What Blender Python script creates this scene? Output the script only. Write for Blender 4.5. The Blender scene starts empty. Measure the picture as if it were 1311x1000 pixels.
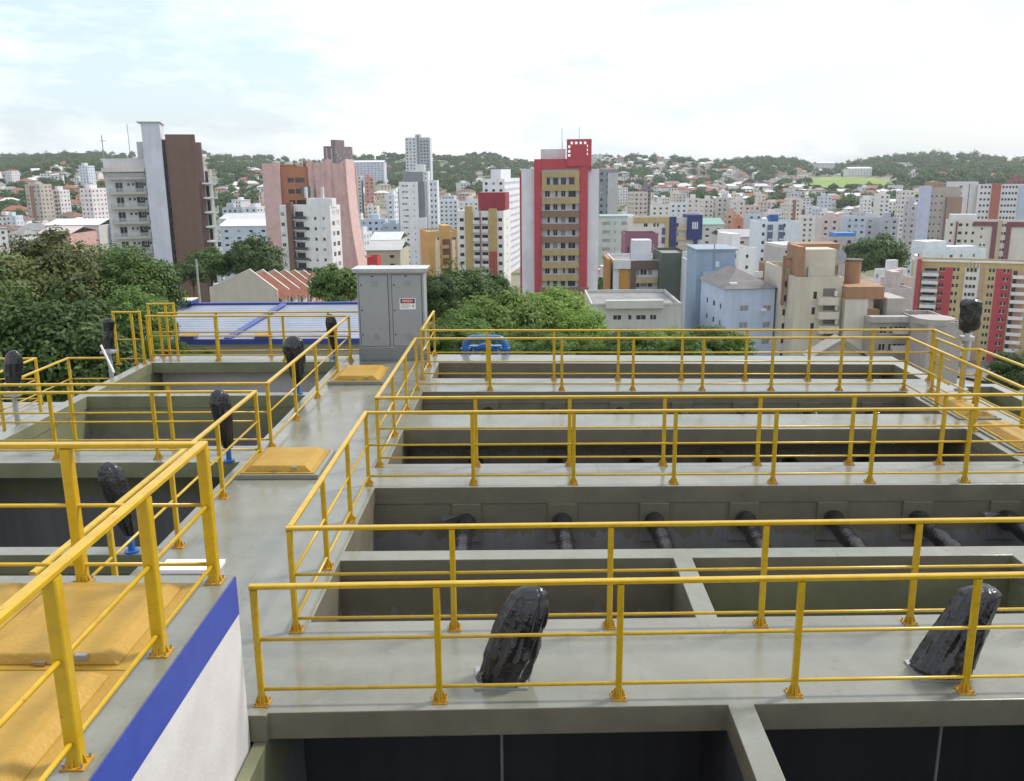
import bpy, bmesh, math, random
import numpy as np
from mathutils import Vector, Matrix
random.seed(7); rng = np.random.default_rng(7)
S = bpy.context.scene
COL = S.collection
R_ = math.radians

# ------------------------------------------------------------------ camera
FPX, PITCH, YAW, ROLL, HC = 1156.53, .239341, -.0172176, -.00928156, 4.4
Fv = Vector((math.sin(YAW)*math.cos(PITCH), math.cos(YAW)*math.cos(PITCH), -math.sin(PITCH)))
_rt = Vector((math.cos(YAW), -math.sin(YAW), 0)); _up = _rt.cross(Fv)
Rv = _rt*math.cos(ROLL) + _up*math.sin(ROLL); Uv = -_rt*math.sin(ROLL) + _up*math.cos(ROLL)
cd = bpy.data.cameras.new('camera'); cam = bpy.data.objects.new('camera', cd); COL.objects.link(cam)
cd.sensor_width = 36; cd.lens = FPX/1311*36; cd.clip_start = .1; cd.clip_end = 30000
M = Matrix.Identity(4)
for i in range(3): M[i][0] = Rv[i]; M[i][1] = Uv[i]; M[i][2] = -Fv[i]
M[2][3] = HC
cam.matrix_world = M
S.camera = cam
S.render.resolution_x, S.render.resolution_y = 1024, 781

# ------------------------------------------------------------------ sky, sun, exposure
SUN_EL, SUN_AZ = R_(50), R_(62)          # azimuth measured from +Y towards +X
wd = bpy.data.worlds.new('World'); S.world = wd; wd.use_nodes = True
nt = wd.node_tree; N = nt.nodes; Lk = nt.links; N.clear()
out = N.new('ShaderNodeOutputWorld'); bg = N.new('ShaderNodeBackground'); bg.inputs[1].default_value = .094
sky = N.new('ShaderNodeTexSky'); sky.sky_type = 'NISHITA'; sky.sun_disc = False
sky.sun_elevation = SUN_EL; sky.sun_rotation = SUN_AZ; sky.air_density = 1.2; sky.dust_density = 1.5
tc = N.new('ShaderNodeTexCoord'); mp = N.new('ShaderNodeMapping'); mp.inputs['Scale'].default_value = (1.0, 1.0, 3.2)
mp.inputs['Location'].default_value = (0.4, 1.7, .2)
Lk.new(tc.outputs['Generated'], mp.inputs['Vector'])
def wnoise(scale, det, rough, dist=0):
    n = N.new('ShaderNodeTexNoise'); n.inputs['Scale'].default_value = scale; n.inputs['Detail'].default_value = det
    n.inputs['Roughness'].default_value = rough; n.inputs['Distortion'].default_value = dist
    Lk.new(mp.outputs[0], n.inputs['Vector']); return n.outputs['Fac']
def wramp(fac, pts):
    r = N.new('ShaderNodeValToRGB'); Lk.new(fac, r.inputs[0]); e = r.color_ramp.elements
    while len(e) < len(pts): e.new(.5)
    for q, (p, c) in zip(e, pts): q.position = p; q.color = (*c, 1)
    return r.outputs[0]
cover = wramp(wnoise(2.1, 10, .60, .15), [(.40, (0, 0, 0)), (.55, (1, 1, 1))])
shade = wramp(wnoise(5.5, 7, .6, .3), [(.34, (10.4, 10.9, 11.8)), (.47, (13.6, 13.8, 14.2)), (.7, (16.5, 16.5, 16.4))])
mx = N.new('ShaderNodeMix'); mx.data_type = 'RGBA'
ad = N.new('ShaderNodeMix'); ad.data_type = 'RGBA'; ad.blend_type = 'ADD'; ad.inputs[0].default_value = 1
ad.inputs[7].default_value = (4.6, 5.6, 6.8, 1)       # thin bright veil of cloud over the blue
Lk.new(sky.outputs[0], ad.inputs[6]); Lk.new(cover, mx.inputs[0]); Lk.new(ad.outputs[2], mx.inputs[6]); Lk.new(shade, mx.inputs[7])
Lk.new(mx.outputs[2], bg.inputs[0]); Lk.new(bg.outputs[0], out.inputs[0])
sl = bpy.data.lights.new('sun', 'SUN'); sl.energy = 3.4; sl.angle = R_(9); sl.color = (1, .95, .87)
so = bpy.data.objects.new('sun', sl); COL.objects.link(so); so.location = (60, 40, 80)
sd = Vector((math.sin(SUN_AZ)*math.cos(SUN_EL), math.cos(SUN_AZ)*math.cos(SUN_EL), math.sin(SUN_EL)))
so.rotation_euler = sd.to_track_quat('Z', 'Y').to_euler()
vs = S.view_settings; vs.view_transform = 'Standard'; vs.look = 'None'; vs.exposure = 0.0; vs.gamma = 1; vs.use_curve_mapping = False

# ------------------------------------------------------------------ pixel <-> place
def ray(x, y): return Fv*FPX + Rv*(x-655.5) - Uv*(y-500)
def uz(x, y, z=0.0):
    d = ray(x, y); return Vector((0, 0, HC)) + d*((z-HC)/d.z)
def uy(x, y, Y):
    d = ray(x, y); return Vector((0, 0, HC)) + d*(Y/d.y)
def pix(w):
    v = Vector(w)-Vector((0, 0, HC)); q = v.dot(Fv)
    return 655.5+FPX*v.dot(Rv)/q, 500-FPX*v.dot(Uv)/q
PY = [-400, 0, 25, 40, 80, 120, 160, 200, 300, 450, 650, 900, 1200]
PZ = [-7, -7, -7, -8.5, -14, -21, -28, -34, -41, -43, -43, -36, -20]
SX = [-2000, 0, 60, 150, 280, 400, 470, 560, 625, 690, 780, 840, 905, 960, 1040, 1100, 1160, 1240, 1311, 3300]
SY = [222, 216, 212, 214, 211, 219, 211, 206, 200, 208, 201, 203, 208, 203, 212, 203, 201, 206, 210, 206]
import bisect
def lerp1(v, A, B):
    if v <= A[0]: return B[0]
    if v >= A[-1]: return B[-1]
    i = bisect.bisect_right(A, v); return B[i-1]+(B[i]-B[i-1])*(v-A[i-1])/(A[i]-A[i-1])
def T(x, y):
    yy = max(y, 20.0); px = 674 + FPX*x/yy*.97
    hor = 223.8 - (px-5)*.00925
    zr = HC + (hor - lerp1(px, SX, SY))/FPX*2100*.97 - 8        # bare ridge, woods stand on it
    b = lerp1(y, PY, PZ)
    if y > 1200:
        t = min(1, (y-1200)/900); t = t*t*(3-2*t); b = -20*(1-t) + zr*t
        if y > 2100: b = zr - (y-2100)*.02
    if x > 20: b -= 10*min(1, (x-20)/35)*min(1, max(0, (y-45)/60))*min(1, max(0, (420-y)/150))
    w = min(1, max(0, (y-300)/600))
    b += w*(6*math.sin(x*.011+1)*math.sin(y*.006) + 3*math.sin(x*.027+2+y*.013))
    if x < -30 and y > 120: b += min(26, (-x-30)*.05)*min(1, max(0, (y-350)/500))
    return b
def hit(x, y, lo=60, hi=3200):
    d = ray(x, y); d = d/d.y; Y = lo
    while Y < hi:
        p = Vector((0, 0, HC)) + d*Y
        if p.z < T(p.x, p.y): return p
        Y *= 1.012
    return None

# ------------------------------------------------------------------ materials
MATS = {}
def mat(name, col, rough=.7, metal=0, var=.10, scale=3.0, bump=0, bscale=40, spec=.5, col2=None, coat=0):
    if name in MATS: return MATS[name]
    m = bpy.data.materials.new(name); m.use_nodes = True; t = m.node_tree; n = t.nodes; l = t.links
    b = n['Principled BSDF']; b.inputs['Roughness'].default_value = rough; b.inputs['Metallic'].default_value = metal
    b.inputs['Specular IOR Level'].default_value = spec; b.inputs['Coat Weight'].default_value = coat
    tcn = n.new('ShaderNodeTexCoord'); nz = n.new('ShaderNodeTexNoise'); nz.inputs['Scale'].default_value = scale
    nz.inputs['Detail'].default_value = 6; nz.inputs['Roughness'].default_value = .65
    l.new(tcn.outputs['Object'], nz.inputs['Vector'])
    r = n.new('ShaderNodeValToRGB'); l.new(nz.outputs['Fac'], r.inputs[0])
    c2 = col2 or [c*(1-2.2*var) for c in col]
    r.color_ramp.elements[0].position = .28; r.color_ramp.elements[0].color = (*c2, 1)
    r.color_ramp.elements[1].position = .62; r.color_ramp.elements[1].color = (*col, 1)
    l.new(r.outputs[0], b.inputs['Base Color'])
    if bump:
        nb = n.new('ShaderNodeTexNoise'); nb.inputs['Scale'].default_value = bscale; nb.inputs['Detail'].default_value = 4
        l.new(tcn.outputs['Object'], nb.inputs['Vector'])
        bp = n.new('ShaderNodeBump'); bp.inputs['Strength'].default_value = bump; bp.inputs['Distance'].default_value = .02
        l.new(nb.outputs['Fac'], bp.inputs['Height']); l.new(bp.outputs[0], b.inputs['Normal'])
    MATS[name] = m; return m
def nodes(m): return m.node_tree.nodes, m.node_tree.links, m.node_tree.nodes['Principled BSDF']

DECK = mat('deck_paint', (.222, .222, .18), .34, var=.09, scale=1.3, bump=.12, bscale=5, spec=.75, col2=(.168, .171, .14))
def deck_detail():
    n, l, b = nodes(DECK); tcn = n.new('ShaderNodeTexCoord')
    z = n.new('ShaderNodeTexNoise'); z.inputs['Scale'].default_value = .9; z.inputs['Detail'].default_value = 5; l.new(tcn.outputs['Object'], z.inputs['Vector'])
    r = n.new('ShaderNodeMapRange'); r.inputs['From Min'].default_value = .3; r.inputs['From Max'].default_value = .7
    r.inputs['To Min'].default_value = .12; r.inputs['To Max'].default_value = .33
    l.new(z.outputs['Fac'], r.inputs['Value']); l.new(r.outputs[0], b.inputs['Roughness'])
def deck_stains():
    n, l, b = nodes(DECK); base = b.inputs['Base Color'].links[0].from_socket; tcn = n.new('ShaderNodeTexCoord')
    def layer(prev, scale, lo, hi, col, det=8, sc=(1, 1, 1)):
        mpn = n.new('ShaderNodeMapping'); mpn.inputs['Scale'].default_value = sc; l.new(tcn.outputs['Object'], mpn.inputs['Vector'])
        z = n.new('ShaderNodeTexNoise'); z.inputs['Scale'].default_value = scale; z.inputs['Detail'].default_value = det; z.inputs['Roughness'].default_value = .7; l.new(mpn.outputs[0], z.inputs['Vector'])
        r = n.new('ShaderNodeMapRange'); r.inputs['From Min'].default_value = lo; r.inputs['From Max'].default_value = hi; l.new(z.outputs['Fac'], r.inputs['Value'])
        mi = n.new('ShaderNodeMix'); mi.data_type = 'RGBA'; mi.blend_type = 'MULTIPLY'; mi.inputs[7].default_value = (*col, 1); l.new(r.outputs[0], mi.inputs[0]); l.new(prev, mi.inputs[6]); return mi.outputs[2]
    o = layer(base, .7, .52, .62, (.86, .86, .83)); o = layer(o, 3.5, .60, .66, (.84, .83, .79)); o = layer(o, 38, .68, .74, (.55, .52, .46), 3); o = layer(o, 2.2, .60, .70, (.80, .79, .75), 6, (6, .35, 1))
    l.new(o, b.inputs['Base Color'])
deck_detail(); deck_stains()
# pit lining: olive sealer above a ragged lap line, bare concrete below (front pits: painted void shade)
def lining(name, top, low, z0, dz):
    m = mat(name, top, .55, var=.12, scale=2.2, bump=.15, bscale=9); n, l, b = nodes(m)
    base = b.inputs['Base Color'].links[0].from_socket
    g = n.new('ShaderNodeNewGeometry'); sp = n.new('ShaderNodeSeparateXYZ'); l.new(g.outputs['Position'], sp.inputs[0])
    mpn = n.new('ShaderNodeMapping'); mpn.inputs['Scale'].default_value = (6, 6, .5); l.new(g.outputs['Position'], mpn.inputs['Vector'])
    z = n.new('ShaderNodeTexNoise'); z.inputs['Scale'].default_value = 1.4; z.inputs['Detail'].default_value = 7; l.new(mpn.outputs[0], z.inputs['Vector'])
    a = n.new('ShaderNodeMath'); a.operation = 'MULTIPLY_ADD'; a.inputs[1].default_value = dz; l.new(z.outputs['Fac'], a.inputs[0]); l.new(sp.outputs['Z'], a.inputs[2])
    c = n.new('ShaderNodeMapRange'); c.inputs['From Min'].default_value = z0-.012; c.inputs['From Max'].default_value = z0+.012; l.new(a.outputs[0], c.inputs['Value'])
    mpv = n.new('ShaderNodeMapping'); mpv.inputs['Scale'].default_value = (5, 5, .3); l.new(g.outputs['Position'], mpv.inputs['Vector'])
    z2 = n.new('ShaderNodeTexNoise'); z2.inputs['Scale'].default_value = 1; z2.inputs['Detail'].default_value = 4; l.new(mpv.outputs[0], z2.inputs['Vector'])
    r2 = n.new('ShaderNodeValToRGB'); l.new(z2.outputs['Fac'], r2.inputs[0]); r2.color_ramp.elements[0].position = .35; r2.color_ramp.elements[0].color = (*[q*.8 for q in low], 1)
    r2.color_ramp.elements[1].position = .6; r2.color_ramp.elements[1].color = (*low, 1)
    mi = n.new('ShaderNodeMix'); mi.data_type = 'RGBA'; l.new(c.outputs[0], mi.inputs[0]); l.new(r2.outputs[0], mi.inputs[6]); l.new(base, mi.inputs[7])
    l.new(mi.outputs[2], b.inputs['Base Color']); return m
LIN_G = lining('lining_olive', (.19, .195, .11), (.19, .19, .188), -.55, .5)
LIN_B = lining('lining_brown', (.165, .148, .102), (.20, .195, .19), -.42, .55)
LIN_D = lining('lining_void_shade', (.15, .155, .115), (.045, .045, .047), -.05, .1)  # near-black low colour paints in the shade of the undercut front pits
YEL = mat('yellow_paint', (.54, .345, .014), .25, var=.05, scale=8, bump=.04, bscale=60, col2=(.45, .27, .011))
def edge_wear():
    n, l, b = nodes(YEL); base = b.inputs['Base Color'].links[0].from_socket
    tcn = n.new('ShaderNodeTexCoord'); z = n.new('ShaderNodeTexNoise'); z.inputs['Scale'].default_value = 30; z.inputs['Detail'].default_value = 5
    l.new(tcn.outputs['Object'], z.inputs['Vector'])
    r = n.new('ShaderNodeMapRange'); r.inputs['From Min'].default_value = .665; r.inputs['From Max'].default_value = .70; l.new(z.outputs['Fac'], r.inputs['Value'])
    mi = n.new('ShaderNodeMix'); mi.data_type = 'RGBA'; mi.inputs[7].default_value = (.36, .17, .02, 1)
    l.new(r.outputs[0], mi.inputs[0]); l.new(base, mi.inputs[6]); l.new(mi.outputs[2], b.inputs['Base Color'])
edge_wear()
ORG = mat('orange_primer', (.52, .27, .013), .42, var=.12, scale=25)
BOLT = mat('bolt_steel', (.45, .43, .40), .35, metal=.9)
FRP = mat('frp_yellow', (.40, .235, .026), .5, var=.09, scale=2.5, col2=(.32, .18, .02))
def checker():
    n, l, b = nodes(FRP); tcn = n.new('ShaderNodeTexCoord'); v = n.new('ShaderNodeTexVoronoi'); v.inputs['Scale'].default_value = 30
    l.new(tcn.outputs['Object'], v.inputs['Vector']); bp = n.new('ShaderNodeBump'); bp.inputs['Strength'].default_value = .55; bp.inputs['Distance'].default_value = .006
    l.new(v.outputs['Distance'], bp.inputs['Height']); l.new(bp.outputs[0], b.inputs['Normal'])
checker()
BLUE = mat('blue_band_paint', (.045, .075, .36), .55, var=.07, scale=4, bump=.1, bscale=50)
WHITEW = mat('white_wall_paint', (.66, .63, .61), .6, var=.06, scale=2, bump=.12, bscale=30, col2=(.56, .53, .51))
CONC = mat('bare_concrete', (.34, .34, .32), .75, var=.12, scale=4, bump=.2, bscale=30)
GREYP = mat('cabinet_grey', (.30, .315, .325), .42, var=.03, scale=6)
GREYD = mat('cabinet_plinth', (.21, .22, .225), .6, var=.08, scale=4)
BLACK = mat('black_plastic', (.012, .012, .014), .17, var=0, bump=.5, bscale=20, spec=.6)
BPIPE = mat('blue_pipe', (.03, .14, .42), .35, var=.08, scale=8)
PGREEN = mat('pale_green_pipe', (.36, .50, .42), .4, var=.06, scale=5)
STEEL = mat('grey_steel', (.36, .37, .38), .45, metal=.4)
DARK = mat('dark_slot', (.02, .02, .022), .6, var=0)
WHITE = mat('white_plate', (.78, .77, .75), .5, var=.03)
REDP = mat('sign_red', (.55, .03, .04), .5, var=.03)
WET = mat('pit_floor', (.05, .055, .05), .15, var=.2, scale=1)
PAL = {}
def paint(c, rough=.75):
    c = tuple(min(.8, q*1.14) for q in c); k = tuple(round(q, 3) for q in c)
    if k not in PAL:
        m = mat('facade_%d' % len(PAL), c, rough, var=.07, scale=.35); n, l, b = nodes(m)
        base = b.inputs['Base Color'].links[0].from_socket
        tcn = n.new('ShaderNodeTexCoord'); mpn = n.new('ShaderNodeMapping'); mpn.inputs['Scale'].default_value = (1.1, 1.1, .06); l.new(tcn.outputs['Object'], mpn.inputs['Vector'])
        z = n.new('ShaderNodeTexNoise'); z.inputs['Scale'].default_value = 1.3; z.inputs['Detail'].default_value = 5; l.new(mpn.outputs[0], z.inputs['Vector'])
        r = n.new('ShaderNodeValToRGB'); l.new(z.outputs['Fac'], r.inputs[0]); r.color_ramp.elements[0].position = .25; r.color_ramp.elements[0].color = (.86, .855, .845, 1)
        r.color_ramp.elements[1].position = .55; r.color_ramp.elements[1].color = (1, 1, 1, 1)
        mi = n.new('ShaderNodeMix'); mi.data_type = 'RGBA'; mi.blend_type = 'MULTIPLY'; mi.inputs[0].default_value = .8
        l.new(base, mi.inputs[6]); l.new(r.outputs[0], mi.inputs[7]); l.new(mi.outputs[2], b.inputs['Base Color'])
        PAL[k] = m
    return PAL[k]
CLEAR = mat('clear_glass', (.5, .55, .56), .06, var=0); nodes(CLEAR)[2].inputs['Alpha'].default_value = .3
GLASS = mat('window_glass', (.035, .042, .05), .08, var=.3, scale=.25, spec=.6)
CURT = mat('window_curtain', (.34, .35, .36), .35, var=.25, scale=.8)
SHUT = mat('window_shutter', (.62, .62, .60), .6, var=.1)
FRAME = mat('window_frame', (.60, .60, .58), .5, var=.03)
FRAMED = mat('window_frame_dark', (.10, .09, .085), .5, var=.03)
ROOFG = mat('roof_grey', (.27, .265, .26), .85, var=.16, scale=.6)
ROOFW = mat('roof_light', (.62, .62, .61), .7, var=.1, scale=.5)
TERRA = mat('terracotta', (.30, .115, .07), .8, var=.18, scale=.9)
def leafmat(name, c1, c2, trans=.3):
    m = bpy.data.materials.new(name); m.use_nodes = True; n = m.node_tree.nodes; l = m.node_tree.links; b = n['Principled BSDF']
    g = n.new('ShaderNodeNewGeometry'); r = n.new('ShaderNodeValToRGB'); l.new(g.outputs['Random Per Island'], r.inputs[0])
    r.color_ramp.elements[0].color = (*c1, 1); r.color_ramp.elements[1].color = (*c2, 1)
    oi = n.new('ShaderNodeObjectInfo'); hs = n.new('ShaderNodeHueSaturation'); mr = n.new('ShaderNodeMapRange'); mr.inputs['To Min'].default_value = .75; mr.inputs['To Max'].default_value = 1.25
    l.new(oi.outputs['Random'], mr.inputs['Value']); l.new(mr.outputs[0], hs.inputs['Value']); l.new(r.outputs[0], hs.inputs['Color'])
    l.new(hs.outputs[0], b.inputs['Base Color']); b.inputs['Roughness'].default_value = .55; b.inputs['Specular IOR Level'].default_value = .3
    tr = n.new('ShaderNodeBsdfTranslucent'); l.new(hs.outputs[0], tr.inputs[0]); mxs = n.new('ShaderNodeMixShader'); mxs.inputs[0].default_value = trans
    l.new(b.outputs[0], mxs.inputs[1]); l.new(tr.outputs[0], mxs.inputs[2]); l.new(mxs.outputs[0], n['Material Output'].inputs[0]); return m
LEAF_D = leafmat('leaf_dark', (.036, .075, .02), (.10, .165, .042))
LEAF_M = leafmat('leaf_mid', (.055, .11, .025), (.15, .24, .05))
LEAF_L = leafmat('leaf_light', (.12, .21, .035), (.28, .40, .09), .4)
LEAF_O = leafmat('leaf_olive', (.08, .105, .03), (.175, .195, .06))
BARK = mat('bark', (.10, .075, .055), .9, var=.2, scale=4)

# ------------------------------------------------------------------ mesh helpers
WL = {}                                          # world origin of each object without rotation
def tag(o, label=None, cat=None, group=None, kind=None):
    if label: o['label'] = label
    if cat: o['category'] = cat
    if group: o['group'] = group
    if kind: o['kind'] = kind
    return o
def empty(name, loc, label, cat, group=None, rz=0):
    o = bpy.data.objects.new(name, None); COL.objects.link(o); o.location = loc; o.rotation_euler.z = rz; o.empty_display_size = .2
    WL[o.name] = Vector(loc); return tag(o, label, cat, group)
def link(name, me, parent=None, loc=None, rz=0):
    o = bpy.data.objects.new(name, me); COL.objects.link(o)
    if parent: o.parent = parent
    if loc is not None: o.location = loc
    o.rotation_euler.z = rz
    return o
class MB:
    def __init__(s): s.v = []; s.f = []; s.mi = []
    def face(s, pts, mi=0):
        i = len(s.v); s.v += [tuple(p) for p in pts]; s.f.append(tuple(range(i, i+len(pts)))); s.mi.append(mi)
    def hexa(s, p, mi=0):                        # 8 points: bottom ring 0-3, top ring 4-7
        i = len(s.v); s.v += [tuple(q) for q in p]
        for q in ((3, 2, 1, 0), (4, 5, 6, 7), (0, 1, 5, 4), (1, 2, 6, 5), (2, 3, 7, 6), (3, 0, 4, 7)):
            s.f.append(tuple(i+k for k in q)); s.mi.append(mi)
        return s
    def box(s, x0, x1, y0, y1, z0, z1, mi=0):
        return s.hexa([(x0, y0, z0), (x1, y0, z0), (x1, y1, z0), (x0, y1, z0), (x0, y0, z1), (x1, y0, z1), (x1, y1, z1), (x0, y1, z1)], mi)
    def bar(s, a, b, w, h, mi=0):                # square bar from a to b, h measured upwards
        a = Vector(a); b = Vector(b); d = (b-a).normalized()
        sd_ = d.cross(Vector((0, 0, 1)))
        if sd_.length < 1e-4: sd_ = Vector((1, 0, 0))
        sd_.normalize(); u = sd_.cross(d); sx = sd_*(w/2); ux_ = u*(h/2)
        return s.hexa([a-sx-ux_, a+sx-ux_, b+sx-ux_, b-sx-ux_, a-sx+ux_, a+sx+ux_, b+sx+ux_, b-sx+ux_], mi)
    def tube(s, path, r, n=10, mi=0, cap=True):
        path = [Vector(p) for p in path]; rs = r if isinstance(r, (list, tuple)) else [r]*len(path); rings = []
        pu = None
        for k, p in enumerate(path):
            d = (path[min(k+1, len(path)-1)]-path[max(k-1, 0)]).normalized()
            if pu is None:
                pu = Vector((0, 0, 1)) if abs(d.z) < .9 else Vector((1, 0, 0))
            a = (pu - d*pu.dot(d)).normalized(); pu = a; b = d.cross(a); i = len(s.v)
            for j in range(n):
                t = 2*math.pi*j/n; s.v.append(tuple(p + (a*math.cos(t)+b*math.sin(t))*rs[k]))
            rings.append(i)
        for k in range(len(rings)-1):
            for j in range(n):
                j2 = (j+1) % n; s.f.append((rings[k]+j, rings[k]+j2, rings[k+1]+j2, rings[k+1]+j)); s.mi.append(mi)
        if cap:
            s.f.append(tuple(rings[0]+j for j in reversed(range(n)))); s.f.append(tuple(rings[-1]+j for j in range(n))); s.mi += [mi, mi]
        return s
    def mesh(s, name, mats, smooth=False, off=None, bevel=0):
        me = bpy.data.meshes.new(name); v = s.v
        if off is not None: v = [(p[0]-off[0], p[1]-off[1], p[2]-off[2]) for p in v]
        me.from_pydata(v, [], s.f)
        for m in (mats if isinstance(mats, (list, tuple)) else [mats]): me.materials.append(m)
        if any(s.mi): me.polygons.foreach_set('material_index', s.mi)
        if smooth: me.polygons.foreach_set('use_smooth', [True]*len(me.polygons))
        me.update(); return me
    def build(s, name, mats, parent=None, smooth=False, bevel=0):
        off = WL.get(parent.name) if parent else None
        o = link(name, s.mesh(name, mats, smooth, off), parent)
        if parent is not None and parent.name in WL: WL[o.name] = WL[parent.name]
        else: WL[o.name] = Vector((0, 0, 0))
        if bevel:
            md = o.modifiers.new('bevel', 'BEVEL'); md.width = bevel; md.segments = 2; md.limit_method = 'ANGLE'
        return o

# ------------------------------------------------------------------ terrain
def terrain():
    ys = [-300, -60, -20, 0, 12, 23, 26, 30, 36, 44, 54, 66] + [66*1.06**k for k in range(1, 69)] 
    us = np.linspace(-1.25, 1.25, 150); v = []; f = []
    for y in ys:
        for u in us:
            x = u*(max(y, 0)+90); v.append((x, y, T(x, y)))
    n = len(us)
    for j in range(len(ys)-1):
        for i in range(n-1): a = j*n+i; f.append((a, a+1, a+n+1, a+n))
    me = bpy.data.meshes.new('terrain'); me.from_pydata(v, [], f); me.polygons.foreach_set('use_smooth', [True]*len(f))
    m = mat('terrain_ground', (.115, .13, .055), .9, var=.2, scale=.02); nn, l, b = nodes(m); base = b.inputs['Base Color'].links[0].from_socket
    g = nn.new('ShaderNodeNewGeometry'); z = nn.new('ShaderNodeTexNoise'); z.inputs['Scale'].default_value = .035; z.inputs['Detail'].default_value = 8; z.inputs['Roughness'].default_value = .7
    l.new(g.outputs['Position'], z.inputs['Vector'])
    r = nn.new('ShaderNodeValToRGB'); l.new(z.outputs['Fac'], r.inputs[0]); e = r.color_ramp.elements
    e[0].position = .36; e[0].color = (.055, .085, .03, 1); e[1].position = .46; e[1].color = (.13, .15, .06, 1)
    q = e.new(.53); q.color = (.22, .19, .15, 1); q = e.new(.62); q.color = (.30, .285, .27, 1)
    l.new(r.outputs[0], b.inputs['Base Color'])
    me.materials.append(m); return tag(link('terrain', me), kind='structure')
terrain()
def field():                                     # the bright meadow on the right-hand slope
    P = [(1033, 238), (1042, 230), (1070, 228), (1100, 229), (1122, 231), (1140, 236), (1158, 243), (1120, 244), (1085, 242), (1060, 243), (1045, 241)]
    ps = [hit(*p) for p in P]; c = sum(ps, Vector())/len(ps); mb = MB(); K = 10
    for i in range(len(ps)):
        a, b2 = ps[i], ps[(i+1) % len(ps)]
        for k in range(K):
            def q(p, t): w = c.lerp(p, t); return (w.x, w.y, T(w.x, w.y)+2.2)
            mb.face([q(a, k/K), q(b2, k/K), q(b2, (k+1)/K), q(a, (k+1)/K)] if k else [q(a, 0), q(b2, 1/K), q(a, 1/K)])
    mb.build('meadow', mat('meadow_grass', (.21, .29, .055), .9, var=.12, scale=.03)); 
    tag(bpy.data.objects['meadow'], kind='structure')
field()

# ------------------------------------------------------------------ the concrete tank block
SKY_ = [5.8, 6.7, 9.7, 12.2, 15.2, 18, 20.8, 22]; SKS = [.034, .033, .015, .007, -.01, -.021, -.045, -.052]
def W(x, y): return y + max(0, x+2.19)*float(np.interp(y, SKY_, SKS))     # the cross walls are not quite parallel
HOLES = [  # x0, x1, y0, y1, chamber far wall, lining
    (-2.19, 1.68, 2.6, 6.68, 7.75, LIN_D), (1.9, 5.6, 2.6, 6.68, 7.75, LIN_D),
    (-2.19, 1.69, 8.25, 9.72, 9.72, LIN_B), (1.91, 5.63, 8.25, 9.72, 9.72, LIN_G),
    (-2.19, 7.5, 9.99, 12.2, 12.2, LIN_B), (-2.17, 7.55, 13.28, 15.18, 16.0, LIN_B),
    (-2.15, 7.6, 16.19, 17.97, 17.97, LIN_B), (-2.08, 8.4, 19.2, 20.84, 21.6, LIN_B),
    (-8.97, -4.5, 17.98, 21.02, 21.75, LIN_G), (-8.97, -4.5, 14.27, 17.72, 17.72, LIN_G),
    (-8.97, -4.5, 10.14, 13.4, 14.1, LIN_G), (-8.97, -4.5, 7.3, 9.9, 9.9, LIN_G), (8.8, 9.53, 8.0, 18.45, 18.45, LIN_G)]
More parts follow.
